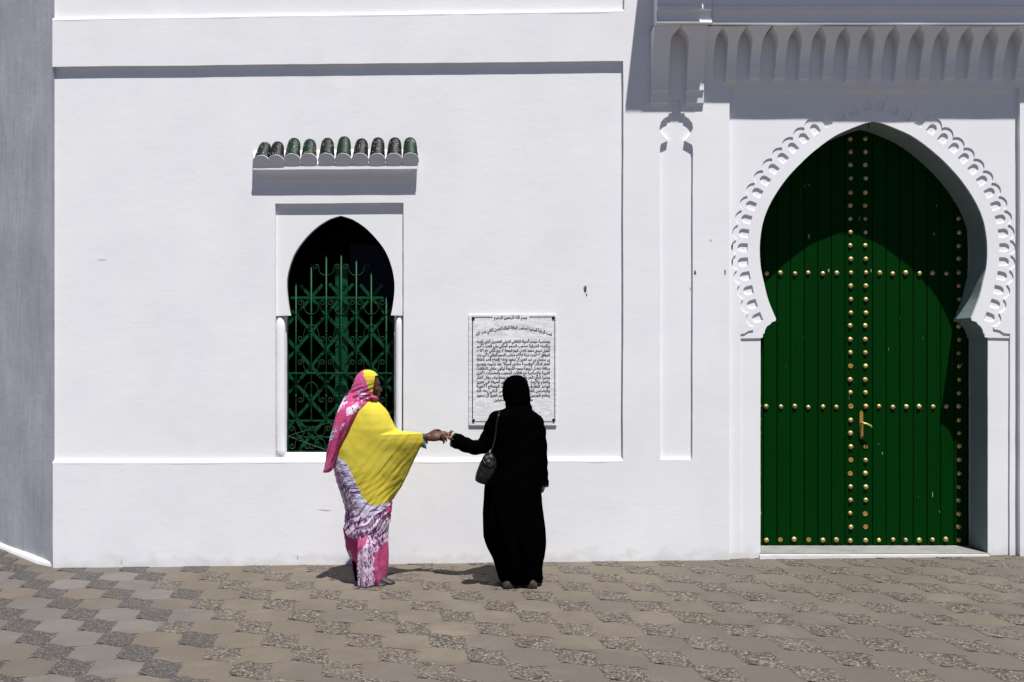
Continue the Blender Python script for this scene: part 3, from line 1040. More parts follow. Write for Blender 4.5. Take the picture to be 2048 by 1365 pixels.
def leaf(sg):
    bm = bmesh.new()
    x0, x1 = sorted((xc+sg*0.003, xc+sg*(pw*8.1)))
    box(bm, (x0, YD+0.022, z_lo), (x1, YD+0.05, z_hi))
    lf = bm_obj('door_leaf', bm, M['door'], bld)
    for i in range(8):
        rnd = random.Random(i+50*sg)
        a = xc + sg*(0.003+i*pw+0.0012); b = xc + sg*((i+1)*pw-0.0012)
        bm = bmesh.new()
        yj = rnd.uniform(-.0012, .0012)
        box(bm, (min(a, b), YD+yj, z_lo+rnd.uniform(0, .003)), (max(a, b), YD+0.021, z_hi))
        bmesh.ops.bevel(bm, geom=[e for e in bm.edges if abs(e.verts[0].co.z-e.verts[1].co.z) > 1], offset=0.0028, segments=2, affect='EDGES')
        bm_obj('plank', bm, M['door'], lf)
    spots = []
    col = 1701 if sg < 0 else 1731
    ys = [277.5+26.78*k for k in range(31)]
    for y in ys: spots.append((col, y))
    stile = 1918 if sg > 0 else 1517
    for y in ys:
        if y > 425: spots.append((stile, y))
    rowx = [1533+28*k for k in range(6)] if sg < 0 else [1758.5+26.7*k for k in range(6)]
    for y in (547, 814, 1080):
        for x in rowx: spots.append((x, y))
    rnd = random.Random(sg)
    for x, y in spots:
        if sg > 0 and abs(x-1731) < 1 and 825 < y < 899:
            continue     # keyhole instead of a stud
        fl = any(abs(x-fx) < 8 and abs(y-fy) < 9 for fx, fy in flats)
        ob = bpy.data.objects.new('stud', FLAT if fl else STUD)
        COL.objects.link(ob); ob.parent = lf
        p = W(x+rnd.uniform(-.9, .9), y+rnd.uniform(-1, 1), YD-0.001)
        ob.location = (p.x, YD-0.0015, p.z)
        k = rnd.uniform(0.78, 0.95)
        ob.scale = (k, k, k)
        ob.rotation_euler = (0, rnd.uniform(0, 6), 0)
    return lf
leaf_l, leaf_r = leaf(-1), leaf(1)
# lock cover strip between the leaves
bm = bmesh.new()
box(bm, (xc-0.006, YD-0.004, z_lo+0.004), (xc+0.006, YD+0.02, z_hi))
bm_obj('meeting_strip', bm, M['door'], leaf_r)
# brass handle with ornate back plate
def handle():
    c = W(1722.5, 850, YD-0.004)
    w, h = 0.0145, 0.112
    o = [(-.4, -1), (-1, -.93), (-.75, -.88), (-1.15, -.84), (-.9, -.8), (-1, -.76), (-1, .76), (-.9, .8), (-1.15, .84), (-.75, .88), (-1, .93), (-.4, 1.0), (0, 1.09), (.4, 1.0), (1, .93), (.75, .88), (1.15, .84), (.9, .8), (1, .76), (1, -.76), (.9, -.8), (1.15, -.84), (.75, -.88), (1, -.93), (.4, -1), (0, -1.09)]
    pts = [(c.x+x*w, c.z+z*h) for x, z in o]
    hp = plate('handle', pts, [], YD-0.008, [YD+0.001], M['brass_flat'], leaf_r, False, 1, False)
    bm = bmesh.new()
    p = Vector((c.x, YD-0.008, c.z+0.018))
    tube(bm, [p, p+Vector((0, -0.03, 0)), p+Vector((0.006, -0.042, -0.002)), p+Vector((0.03, -0.046, -0.008)), p+Vector((0.062, -0.046, -0.024)), p+Vector((0.07, -0.046, -0.036))],
         [0.010, 0.009, 0.009, 0.008, 0.008, 0.006], 10)
    bm_obj('lever', bm, M['brass'], leaf_r, smooth=True)
    k = W(1731, 893.5, YD)
    bm = bmesh.new()
    tube(bm, [Vector((k.x, YD+0.002, k.z)), Vector((k.x, YD-0.006, k.z))], [0.019, 0.017], 16)
    bm_obj('keyhole_rose', bm, M['brass_flat'], leaf_r)
    bm = bmesh.new()
    box(bm, (k.x-0.003, YD-0.0075, k.z-0.010), (k.x+0.003, YD-0.0055, k.z+0.008))
    bm_obj('keyhole', bm, M['black_metal'], leaf_r)
    q = W(1721, 868, YD-0.008)
    bm = bmesh.new()
    tube(bm, [Vector((q.x, YD-0.0075, q.z)), Vector((q.x, YD-0.0105, q.z))], 0.006, 10)
    bm_obj('lock_hole', bm, M['black_metal'], leaf_r)
handle()
# chipped paint spots on the facade
M['chip'] = simple('bare_render', (0.12, 0.10, 0.082), 0.95, 0.1, 0, 0.6, 120)
M['chip_pale'] = simple('faded_scratch', (0.46, 0.43, 0.40), 0.95, 0.1, 0, 0.3, 120)
for n_, (x, y, w, h, yy) in enumerate(((1170, 579, 3.2, 9, 0.03), (1173, 590, 1.5, 4, 0.03), (1390, 546, 2.2, 6, 0.0), (1450, 545, 2.0, 6.5, 0.0), (1422, 482, 1.8, 4, 0.0), (243, 1124, 1.2, 5, 0.0), (595, 1116, 1.4, 6, 0.0), (1384, 560, 1.2, 3, 0.0), (644, 1020, 9, 1.0, 0.0), (655, 1021.5, 8, 1.0, 0.0), (205, 520, 9, 0.9, 0.03))):
    rr = random.Random(n_)
    pts = []
    for j in range(11):
        a = 2*PI*j/11; k_ = rr.uniform(0.55, 1.15)
        p_ = W(x+w*k_*math.cos(a), y+h*k_*math.sin(a), yy-0.0008)
        pts.append((p_.x, p_.z))
    plate('paint_chip', pts, [], yy-0.0008, [yy+0.001], M['chip' if n_ in (0, 1, 2, 3) else 'chip_pale'], bld, False, 1, False)
# short black wire that hangs from the arch's point
bm = bmesh.new()
tube(bm, [W(1737, 246, 0.09), W(1737.5, 252, 0.088), W(1736.5, 259, 0.09)], [0.004, 0.005, 0.003], 6)
bm_obj('hook', bm, M['black_metal'], bld)

# ---------------------------------------------------------------- cornice over the portal
def cornice():
    # stepped mouldings as one swept profile (Y, photo row)
    XR = 2262
    prof = [(0.01, 53), (-0.178, 51.5), (-0.19, 49), (-0.19, 45), (-0.176, 43.5), (-0.176, 22), (-0.182, 20), (-0.20, 18.5), (-0.20, 13), (-0.19, 11), (-0.186, -2), (-0.20, -5), (-0.21, -30), (-0.21, -110), (0.01, -110)]
    rings = []
    for i in range(37):
        x = 1414 + (XR-1414)*i/36
        ring = []
        for yy, pp in prof:
            p = W(x, pp, yy)
            px = W(x, 0, 0).x
            ring.append(Vector((px, yy+0.0018*noise.noise(Vector((px*3, pp*.1, 3))), p.z+0.003*noise.noise(Vector((px*2.1, pp*.02, 9))))))
        rings.append(ring)
    co = loft('cornice', rings, M['trim'], bld, smooth=False)
    prof2 = [(0.01, 52), (-0.20, 50), (-0.215, 46), (-0.215, 43), (-0.198, 41), (-0.198, 22), (-0.205, 20), (-0.222, 18), (-0.222, 12), (-0.208, 10), (-0.206, -2), (-0.222, -6), (-0.228, -30), (-0.228, -108), (0.01, -108)]
    def block(x0, x1):
        rings = []
        for i in range(7):
            x = x0+(x1-x0)*i/6
            rings.append([Vector((W(x, 0, 0).x, yy, W(x, pp, yy).z+0.002*noise.noise(Vector((x*.03, pp*.02, 5))))) for yy, pp in prof2])
        loft('cornice_block', rings, M['trim'], bld, smooth=False)
    block(1306, 1412.5)
    block(2087, 2193.5)
    def corbel_mesh(name, rows):
        """rows: (z drop px from top, half width px, projection m)"""
        vs, fs = [], []
        for zz, hw, pr in rows:
            vs += [(-hw, 0.01, -zz), (-hw, -pr*0.97, -zz), (-hw*0.9, -pr, -zz), (hw*0.9, -pr, -zz), (hw, -pr*0.97, -zz), (hw, 0.01, -zz)]
        n = len(rows)
        for i in range(n-1):
            for j in range(5):
                a = i*6+j
                fs.append((a, a+1, a+7, a+6))
        fs.append(tuple(range(6))); fs.append(tuple(reversed(range((n-1)*6, n*6))))
        me = bpy.data.meshes.new(name); me.from_pydata(vs, [], fs)
        bm = bmesh.new(); bm.from_mesh(me); bmesh.ops.recalc_face_normals(bm, faces=bm.faces); bm.to_mesh(me); bm.free()
        me.materials.append(M['trim'])
        return me
    k = (D-0.1)/F
    hp = 24.3*k
    rows = []
    for t in [i/14 for i in range(15)]:
        # flare into a pointed arch at the top, concave front that draws back downwards
        z = t*75*k
        hw = 10.2*k + (hp-10.2*k)*max(0, 1-z/(27*k))**1.9
        pr = 0.172 - 0.124*math.sin(min(1, t*1.02)*PI/2)**1.15
        rows.append((z, hw, pr))
    zl = rows[-1][0]
    rows += [(zl+0.001, 10.2*k, 0.041), (zl+0.004, 11.2*k, 0.040), (zl+19*k, 11.2*k, 0.034), (zl+20.5*k, 10.9*k, 0.030)]
    me = corbel_mesh('corbel', rows)
    ztop = W(0, 53, -0.17).z
    for i in range(14):
        x = W(1465+48.6*(i-1)-0.0, 0, -0.07).x
        if i == 0: x += 0.012
        ob = bpy.data.objects.new('corbel', me); COL.objects.link(ob); ob.parent = co
        ob.location = (x+random.uniform(-.004, .004), 0, ztop+0.002)
        ob.rotation_euler = (0, random.uniform(-.012, .012), 0)
        ob.scale = (1.0, random.uniform(.95, 1.03), random.uniform(.97, 1.03))
    for px, sg in ((1322, -1), (1393, 1), (2107, -1), (2178, 1)):
        vs, fs = [], []
        rows = []
        for t in [i/16 for i in range(17)]:
            z = t*118*k
            rows.append((z, 17.5*k, 18*k*max(0, 1-z/(30*k))**2.2, 0.190 - 0.145*math.sin(min(1, t*1.0)*PI/2)**1.1))
        zl = rows[-1][0]
        rows += [(zl+0.001, 17.5*k, 0, 0.034), (zl+0.005, 18.5*k, 0, 0.031), (zl+24*k, 18.5*k, 0, 0.022), (zl+26*k, 18.5*k, 0, 0.018)]
        for zz, hw, fl, pr in rows:
            l, r = -hw, hw
            if sg < 0: r += fl
            else: l -= fl
            vs += [(l, 0.01, -zz), (l, -pr*0.97, -zz), (l*0.9, -pr, -zz), (r*0.9, -pr, -zz), (r, -pr*0.97, -zz), (r, 0.01, -zz)]
        n = len(rows)
        for i in range(n-1):
            for j in range(5):
                q = i*6+j
                fs.append((q, q+1, q+7, q+6))
        fs.append(tuple(range(6))); fs.append(tuple(reversed(range((n-1)*6, n*6))))
        ob = py_obj('bracket', vs, fs, M['trim'], co, False, True)
        ob.location = (W(px, 0, -0.09).x, 0, W(0, 50, -0.2).z+0.001)
cornice()

# tiled canopy above the cornice (above the frame; it keeps the cornice in shade)
def canopy():
    def slab(name, x0, x1, p, zshade):
        zl = zshade + 3.0*p
        bm = bmesh.new()
        prof = [(0.01, zl+0.42), (-p+0.02, zl+0.07), (-p, zl+0.05), (-p, zl), (-p+0.06, zl-0.012), (0.01, W(0, -108, 0).z - 0.02)]
        a = W(x0, 0, 0).x; b = W(x1, 0, 0).x
        rings = [[Vector((x, yy, zz)) for yy, zz in prof] for x in (a, (a+b)/2, b)]
        return loft(name, rings, M['trim'], bld, smooth=False), zl, a, b
    main, zl, a, b = slab('canopy', 1420, 2262, 0.46, W(0, 206, 0).z)
    sl, zl2, a2, b2 = slab('canopy_block', 1303, 1418, 0.50, W(0, 224, 0).z)
    vs, fs = [], []
    n = 10
    for u in range(2):
        for j in range(n+1):
            r = 0.06-0.008*u
            vs.append((r*math.cos(PI*j/n), -0.5*(1-u), r*math.sin(PI*j/n) + 0.36*u))
    for j in range(n): fs.append((j, j+1, n+2+j, n+1+j))
    me = bpy.data.meshes.new('canopy_tile'); me.from_pydata(vs, [], fs); me.materials.append(M['tile'])
    x = a2+0.07
    while x < b:
        ob = bpy.data.objects.new('canopy_tile', me); COL.objects.link(ob); ob.parent = main
        ob.location = (x, 0.03 if x > a else 0.0, zl+0.075 if x > a else zl2+0.075)
        x += 0.135
canopy()

# ---------------------------------------------------------------- marble plaque with its inscription
AR = {}
def _ar(ch, code, four): AR[ch] = (code, four)
for ch, code, four in (('\u0621', 0xFE80, 0), ('\u0622', 0xFE81, 2), ('\u0623', 0xFE83, 2), ('\u0624', 0xFE85, 2), ('\u0625', 0xFE87, 2), ('\u0626', 0xFE89, 4), ('\u0627', 0xFE8D, 2),
    ('\u0628', 0xFE8F, 4), ('\u0629', 0xFE93, 2), ('\u062a', 0xFE95, 4), ('\u062b', 0xFE99, 4), ('\u062c', 0xFE9D, 4), ('\u062d', 0xFEA1, 4), ('\u062e', 0xFEA5, 4), ('\u062f', 0xFEA9, 2),
    ('\u0630', 0xFEAB, 2), ('\u0631', 0xFEAD, 2), ('\u0632', 0xFEAF, 2), ('\u0633', 0xFEB1, 4), ('\u0634', 0xFEB5, 4), ('\u0635', 0xFEB9, 4), ('\u0636', 0xFEBD, 4), ('\u0637', 0xFEC1, 4),
    ('\u0638', 0xFEC5, 4), ('\u0639', 0xFEC9, 4), ('\u063a', 0xFECD, 4), ('\u0641', 0xFED1, 4), ('\u0642', 0xFED5, 4), ('\u0643', 0xFED9, 4), ('\u0644', 0xFEDD, 4), ('\u0645', 0xFEE1, 4),
    ('\u0646', 0xFEE5, 4), ('\u0647', 0xFEE9, 4), ('\u0648', 0xFEED, 2), ('\u0649', 0xFEEF, 2), ('\u064a', 0xFEF1, 4)):
    _ar(ch, code, four)
LA = {'\u0622': 0xFEF5, '\u0623': 0xFEF7, '\u0625': 0xFEF9, '\u0627': 0xFEFB}
def shape(txt):
    out = []
    i = 0
    joined = False          # does the previous letter reach forward
    while i < len(txt):
        ch = txt[i]
        if ch not in AR:
            out.append(ch); joined = False; i += 1; continue
        if ch == '\u0644' and i+1 < len(txt) and txt[i+1] in LA:
            out.append(chr(LA[txt[i+1]] + (1 if joined else 0))); joined = False; i += 2; continue
        code, four = AR[ch]
        nxt = txt[i+1] if i+1 < len(txt) else ' '
        fwd = four == 4 and nxt in AR and AR[nxt][1] > 0
        if four == 0: out.append(chr(code)); joined = False
        elif four == 2: out.append(chr(code + (1 if joined else 0))); joined = False
        else:
            k = 3 if (joined and fwd) else (2 if fwd else (1 if joined else 0))
            out.append(chr(code+k)); joined = fwd
        i += 1
    out.reverse()
    # numbers keep their own direction
    s, run = [], []
    for c in out:
        if c.isdigit(): run.append(c)
        else:
            s += reversed(run); run = []; s.append(c)
    s += reversed(run)
    return ''.join(s)
def text_mesh(txt):
    cu = bpy.data.curves.new('txt', 'FONT')
    cu.body = shape(txt); cu.resolution_u = 2; cu.offset = 0.034
    o = bpy.data.objects.new('txt', cu); COL.objects.link(o)
    dg = bpy.context.evaluated_depsgraph_get()
    me = bpy.data.meshes.new_from_object(o.evaluated_get(dg))
    bpy.data.objects.remove(o); bpy.data.curves.remove(cu)
    return me
LINES = ['وبمناسبة موسم أصيلة الثقافي الدولي العشرين الذي يكرمه', 'برئاسته الشرفية صاحب السمو الملكي ولي العهد الأمير',
    'الجليل سيدي محمد تفضل اليوم الجمعة ١٢ ربيع الثاني عام ١٤١٩ هـ', 'الموافق ٧ غشت سنة ١٩٩٨م صاحب السمو الملكي الأمير بندر',
    'بن سلطان بن عبد العزيز آل سعود بإعادة إفتتاح قصر الثقافة', 'المقر الدائم "لمؤسسة منتدى أصيلة" بعد ترميمه وتوسيع',
    'مرافقه بفضل أريحية سموه الكريمة ليكون ملتقى للثقافات', 'العربية والإسلامية مع ثقافات الشعوب والحضارات الأخرى',
    'ومنبرا للرأي الحر والحوار المفتوح يستضيف رجال الفكر', 'والعلم والإبداع إسهاما من منتدى أصيلة في تعزيز',
    'قواعد التعارف والتواصل وتوطيد الوشائج الأخوية', 'والتضامن القائمة بين جلالة الحسن الثاني رعاه الله',
    'وخادم الحرمين الشريفين فهد بن عبد العزيز آل سعود', 'حفظهما الله للشعبين الشقيقين .']
def plaque():
    pyy = 0.018
    e = empty('marble_plaque', W(1026, 852, 0.03), 'veined white marble plaque with black Arabic inscription on the white wall', 'plaque')
    a, b = W(937, 852, pyy), W(1113.5, 629, pyy)
    bm = bmesh.new()
    box(bm, (a.x, pyy, a.z), (b.x, 0.0305, b.z))
    bmesh.ops.bevel(bm, geom=bm.edges[:], offset=0.004, segments=2, affect='EDGES')
    # slightly turned, as it hangs in the photograph
    ty = pyy-0.0012
    bm_obj('slab', bm, M['marble'], e)
    def bar(x0, y0, x1, y1, w=0.0028):
        p, q = W(x0, y0, ty), W(x1, y1, ty)
        bm = bmesh.new()
        box(bm, (min(p.x, q.x)-w/2, ty, min(p.z, q.z)-w/2), (max(p.x, q.x)+w/2, ty+0.0009, max(p.z, q.z)+w/2))
        bm_obj('border_line', bm, M['ink'], e)
    bar(944.5, 641, 945.5, 837); bar(1109.3, 640, 1110, 837)
    bar(950, 634.5, 985, 635); bar(1059, 634, 1104, 634.5); bar(951, 843.5, 1103, 844)
    for x, y in ((946.5, 637), (1107, 636), (947, 841.5), (1107.5, 840.5)):
        bm = bmesh.new()
        c = W(x, y, ty)
        ellipsoid(bm, c, (0.0135, 0.007, 0.0135), None, 12)
        bm_obj('bolt', bm, M['black_metal'], e, smooth=True)
    def put(txt, xl, xr, ybase, hpx, arc=0.0):
        me = text_mesh(txt)
        xs = [v.co.x for v in me.vertices]; 
        if not xs: return
        x0, x1 = min(xs), max(xs)
        L, Rr = W(xl, ybase, ty), W(xr, ybase, ty)
        s = (Rr.x-L.x)/(x1-x0)
        sz = hpx*(D+ty)/F/0.72
        for v in me.vertices:
            t = (v.co.x-x0)/(x1-x0)
            lift = arc*(1-(2*t-1)**2)*(D+ty)/F if arc else 0
            v.co = Vector((L.x+(v.co.x-x0)*s, ty+0.0004, L.z + v.co.y*sz + lift))
        link('inscription_line', me, M['ink'], e)
    put('بسم الله الرحمن الرحيم', 988, 1054, 638.0, 6.0)
    put('تحت الرعاية السامية لصاحب الجلالة الملك الحسن الثاني نصره الله', 952, 1104, 672.5, 6.8, 14)
    for i, t in enumerate(LINES):
        y = 686 + i*9.0*1.0
        if i < 13: put(t, 953, 1100, 685.8+i*8.98, 5.8)
        else: put(t, 985, 1066, 685.8+i*8.98, 5.8)
plaque()

# ---------------------------------------------------------------- people
def cloth_black(name, col):
    return simple(name, col, 1.0, 0.0, 0, 0.3, 40)
M['robe'] = cloth_black('black_cloth', (0.0009, 0.0009, 0.0010))
M['robe_scarf'] = cloth_black('black_scarf_cloth', (0.0008, 0.0008, 0.0009))
M['skin_dark'] = simple('brown_skin', (0.062, 0.021, 0.012), 0.5, 0.25, 0, 0.25, 60, 0.0006, 300)
M['skin_light'] = simple('light_brown_skin', (0.26, 0.125, 0.085), 0.5, 0.35, 0, 0.2, 60, 0.0006, 300)
M['teal'] = simple('teal_sleeve_cloth', (0.11, 0.24, 0.23), 0.9, 0.1, 0, 0.2, 50)
M['shoe'] = simple('dark_grey_leather', (0.02, 0.02, 0.021), 0.55, 0.3, 0, 0.3, 40)
M['shoe_b'] = simple('brown_leather', (0.028, 0.023, 0.019), 0.6, 0.2, 0, 0.4, 40)
M['silver'] = simple('silver_thread', (0.10, 0.098, 0.095), 0.45, 0.4, 0.4, 0.8, 160)
M['chain'] = simple('dark_chain', (0.008, 0.008, 0.008), 0.4, 0.3, 0.3, 0.6, 160)
M['bead'] = simple('dark_beads', (0.06, 0.035, 0.03), 0.35, 0.5, 0.2, 0.6, 200)
M['coin'] = simple('paper_note', (0.30, 0.20, 0.13), 0.7, 0.2, 0, 0.3, 90)

def quilt():
    m, nt, b = new_mat('quilted_black_leather')
    b.inputs['Base Color'].default_value = (0.006, 0.006, 0.0065, 1)
    b.inputs['Roughness'].default_value = 0.42
    b.inputs['Specular IOR Level'].default_value = 0.3
    bp = nd(nt, 'ShaderNodeBump'); bp.inputs['Distance'].default_value = 0.007
    v = nd(nt, 'ShaderNodeTexVoronoi'); v.inputs['Scale'].default_value = 26; v.inputs['Randomness'].default_value = 0.35
    mp = nt.nodes.new('ShaderNodeMapping'); mp.inputs['Rotation'].default_value = (0, R(45), 0)
    nt.links.new(pos(nt), mp.inputs['Vector']); nt.links.new(mp.outputs[0], v.inputs['Vector'])
    bp.invert = True
    nt.links.new(v.outputs['Distance'], bp.inputs['Height']); nt.links.new(bp.outputs[0], b.inputs['Normal'])
    return m
M['quilt'] = quilt()

def wrap_cloth():
    """yellow / pink / tie-dyed cloth; the three dyed areas are stored on the cloth itself"""
    m, nt, b = new_mat('tie_dyed_cloth')
    at_ = nd(nt, 'ShaderNodeAttribute', attribute_name='dye')
    sep = nt.nodes.new('ShaderNodeSeparateColor'); nt.links.new(at_.outputs['Color'], sep.inputs[0])
    p = pos(nt)
    # tie-dye: pale cloth with rows of dark purple puckers
    mp = nt.nodes.new('ShaderNodeMapping'); mp.inputs['Rotation'].default_value = (0, R(-38), 0); mp.inputs['Scale'].default_value = (1, 0.4, 0.42)
    nt.links.new(p, mp.inputs['Vector'])
    fine = noise_n(nt, mp.outputs[0], 92, 2, 0.55, 0.6)
    big = noise_n(nt, p, 9, 3, 0.5, 0.6)
    puck = ramp(nt, mth(nt, 'ADD', fine, mth(nt, 'MULTIPLY', mth(nt, 'SUBTRACT', big, 0.5), 0.55)), [(0.49, 0.0), (0.60, 1.0)])
    tie = mixc(nt, puck, (0.68, 0.53, 0.66), (0.16, 0.045, 0.165))
    bl = ramp(nt, noise_n(nt, p, 6.5, 2, 0.5), [(0.60, 0.0), (0.68, 1.0)])
    tie = mixc(nt, mth(nt, 'MULTIPLY', bl, 0.35), tie, (0.09, 0.03, 0.13))
    # streaks that bleed out of the yellow
    mp2 = nt.nodes.new('ShaderNodeMapping'); mp2.inputs['Rotation'].default_value = (0, R(32), 0); mp2.inputs['Scale'].default_value = (0.18, 0.4, 1.0)
    nt.links.new(p, mp2.inputs['Vector'])
    st = ramp(nt, noise_n(nt, mp2.outputs[0], 42, 3, 0.6), [(0.50, 0.0), (0.60, 1.0)])
    streak = mixc(nt, st, (0.60, 0.56, 0.70), (0.14, 0.07, 0.20))
    tie = mixc(nt, sep.outputs[2], tie, streak)
    yel = mixc(nt, ramp(nt, noise_n(nt, p, 5, 3, 0.5), [(0.3, 0.0), (0.7, 1.0)]), (0.47, 0.385, 0.04), (0.53, 0.45, 0.06))
    pink = mixc(nt, ramp(nt, noise_n(nt, p, 9, 4, 0.6), [(0.35, 0.0), (0.7, 1.0)]), (0.44, 0.055, 0.16), (0.52, 0.12, 0.26))
    c = mixc(nt, sep.outputs[1], tie, pink)
    c = mixc(nt, sep.outputs[0], c, yel)
    nt.links.new(c, b.inputs['Base Color'])
    b.inputs['Roughness'].default_value = 0.9
    b.inputs['Specular IOR Level'].default_value = 0.08
    bp = nd(nt, 'ShaderNodeBump'); bp.inputs['Distance'].default_value = 0.004
    nt.links.new(mth(nt, 'ADD', noise_n(nt, mp.outputs[0], 24, 4, 0.6), mth(nt, 'MULTIPLY', puck, mth(nt, 'SUBTRACT', 0.4, mth(nt, 'MULTIPLY', sep.outputs[0], 0.4)))), bp.inputs['Height'])
    nt.links.new(bp.outputs[0], b.inputs['Normal'])
    return m
M['wrap'] = wrap_cloth()

def inpoly(x, y, poly):
    r = False
    n = len(poly)
    for i in range(n):
        x1, y1 = poly[i]; x2, y2 = poly[(i+1) % n]
        if (y1 > y) != (y2 > y) and x < (x2-x1)*(y-y1)/(y2-y1)+x1: r = not r
    return r

def hull2d(pts):
    pts = sorted(set((round(a, 6), round(b, 6)) for a, b in pts))
    def half(ps):
        h = []
        for p in ps:
            while len(h) > 1 and (h[-1][0]-h[-2][0])*(p[1]-h[-2][1]) - (h[-1][1]-h[-2][1])*(p[0]-h[-2][0]) <= 0: h.pop()
            h.append(p)
        return h
    a = half(pts); b = half(reversed(pts))
    return a[:-1]+b[:-1]

def resample(loop, n):
    """closed loop of (x, y): n points by arc length, starting at the leftmost, going counter-clockwise"""
    i0 = min(range(len(loop)), key=lambda i: loop[i][0])
    loop = loop[i0:]+loop[:i0]
    cumu = [0]
    m = len(loop)
    for i in range(m):
        a, b = loop[i], loop[(i+1) % m]
        cumu.append(cumu[-1]+math.hypot(b[0]-a[0], b[1]-a[1]))
    out = []
    k = 0
    for j in range(n):
        s = cumu[-1]*j/n
        while cumu[k+1] < s: k += 1
        t = (s-cumu[k])/max(1e-9, cumu[k+1]-cumu[k])
        a, b = loop[k], loop[(k+1) % m]
        out.append((a[0]+(b[0]-a[0])*t, a[1]+(b[1]-a[1])*t))
    return out

def ell_ring(xl, xr, yc, dep, z, n=96, power=2.0):
    c = (xl+xr)/2; r = (xr-xl)/2
    out = []
    for j in range(n):
        t = PI + 2*PI*j/n
        cs, sn = math.cos(t), math.sin(t)
        e = 2.0/power
        out.append(Vector((c + r*math.copysign(abs(cs)**e, cs), yc + dep*math.copysign(abs(sn)**e, sn), z)))
    return out

def dye(ob, fn):
    me = ob.data
    at_ = me.color_attributes.new('dye', 'FLOAT_COLOR', 'POINT')
    off = ob.matrix_world
    for i, v in enumerate(me.vertices):
        at_.data[i].color = (*fn(v.co), 1.0)

def hand(bm, wrist, f, n, s, L=0.085, curls=((20, 30, 20),)*4, thumb=(35, 20), k=1.0, spread=1.0):
    """palm + four fingers + thumb; f forward, n palm side, s towards the thumb"""
    f, n, s = Vector(f).normalized(), Vector(n).normalized(), Vector(s).normalized()
    w = Vector(wrist)
    L *= k
    for q in (-1.35, -0.45, 0.45, 1.35):
        tube_pts = [w + s*q*0.011*k, w + f*L*0.45 + s*q*0.0165*k, w + f*L*0.98 + s*q*0.0185*k]
        capsule(bm, tube_pts, [0.0155*k, 0.0145*k, 0.0115*k], 10)
    q_ = Matrix((f, s, n)).transposed().to_quaternion()
    ellipsoid(bm, w + f*L*0.52 - n*0.002*k, (L*0.62, 0.040*k, 0.0185*k), q_, 20)
    lens = [(0.030, 0.019, 0.016), (0.034, 0.023, 0.018), (0.037, 0.025, 0.019), (0.033, 0.022, 0.018)]
    for i, q in enumerate((-1.4, -0.47, 0.47, 1.4)):
        base = w + f*L*(0.96 if i else 0.90) + s*q*0.0185*k
        ang = 0.0
        d0 = (f + s*q*0.07*spread).normalized()
        pts = [base - d0*0.012, base]
        for seg, cu in zip(lens[i], curls[i]):
            ang += R(cu)
            d = d0*math.cos(ang) + n*math.sin(ang)
            pts.append(pts[-1] + d*seg*k)
        capsule(bm, pts, [0.0095*k, 0.0095*k, 0.0085*k, 0.0078*k, 0.0065*k], 10)
    b0 = w + f*L*0.22 + s*0.024*k
    d = (f*0.75 + s*0.75 + n*0.25).normalized()
    p1 = b0 + d*0.036*k
    d2 = (f*math.cos(R(thumb[0])) + s*0.35 + n*math.sin(R(thumb[0]))).normalized()
    p2 = p1 + d2*0.030*k
    d3 = (f*math.cos(R(thumb[0]+thumb[1])) - s*0.1 + n*math.sin(R(thumb[0]+thumb[1]))).normalized()
    p3 = p2 + d3*0.022*k
    capsule(bm, [b0, p1, p2, p3], [0.015*k, 0.0115*k, 0.0095*k, 0.0075*k], 10)

def face(bm, c, fw, k=1.0):
    """head with face; c head centre, fw facing direction"""
    fw = Vector(fw).normalized(); up = Vector((0, 0, 1)); sd = fw.cross(up)
    q = Matrix((sd, fw, up)).transposed().to_quaternion()
    ellipsoid(bm, c, (0.072*k, 0.090*k, 0.105*k), q, 24)
    ellipsoid(bm, c + fw*0.035*k - up*0.055*k, (0.052*k, 0.052*k, 0.055*k), q, 20)          # jaw
    ellipsoid(bm, c + fw*0.072*k - up*0.098*k, (0.022*k, 0.016*k, 0.016*k), q, 12)          # chin
    capsule(bm, [c + fw*0.084*k + up*0.012*k, c + fw*0.100*k - up*0.030*k], [0.009*k, 0.013*k], 10)   # nose
    for sgn in (-1, 1):
        ellipsoid(bm, c + fw*0.093*k - up*0.034*k + sd*sgn*0.012*k, (0.009*k, 0.009*k, 0.008*k), q, 8)
        ellipsoid(bm, c + fw*0.082*k + up*0.010*k + sd*sgn*0.030*k, (0.014*k, 0.009*k, 0.009*k), q, 10)   # eye
        ellipsoid(bm, c + fw*0.080*k + up*0.027*k + sd*sgn*0.030*k, (0.020*k, 0.010*k, 0.007*k), q, 10)   # brow
        ellipsoid(bm, c + sd*sgn*0.074*k - up*0.012*k, (0.010*k, 0.020*k, 0.030*k), q, 10)                # ear
        ellipsoid(bm, c + fw*0.058*k - up*0.025*k + sd*sgn*0.038*k, (0.026*k, 0.026*k, 0.024*k), q, 12)   # cheek
    for dz in (-0.060, -0.071):
        ellipsoid(bm, c + fw*0.086*k + up*dz*k, (0.024*k, 0.010*k, 0.0065*k), q, 10)                      # lips

def shoe(name, heel, toe, mat, parent, w=0.045, hgt=0.075):
    heel, toe = Vector(heel), Vector(toe)
    d = toe-heel; L = d.length; d.normalize(); s = Vector((-d.y, d.x, 0))
    prof = [(0.0, .55, .55), (0.02, .8, .85), (0.08, .86, 1.0), (0.25, .78, .98), (0.45, .82, .80), (0.65, 1.0, .62), (0.82, .95, .5), (0.94, .7, .40), (1.0, .3, .22)]
    rings = []
    for t, kw, kh in prof:
        c = heel + d*L*t
        ring = []
        for j in range(18):
            a = 2*PI*j/18
            z = math.sin(a)
            ring.append(c + s*(w*kw*math.cos(a)*(1 if z < 0 else (1-0.25*z))) + Vector((0, 0, (0.004 if z < -0.5 else 0) + hgt*kh*max(0.0, (z+0.55)/1.55))))
        rings.append(ring)
    loft(name, rings, mat, parent)

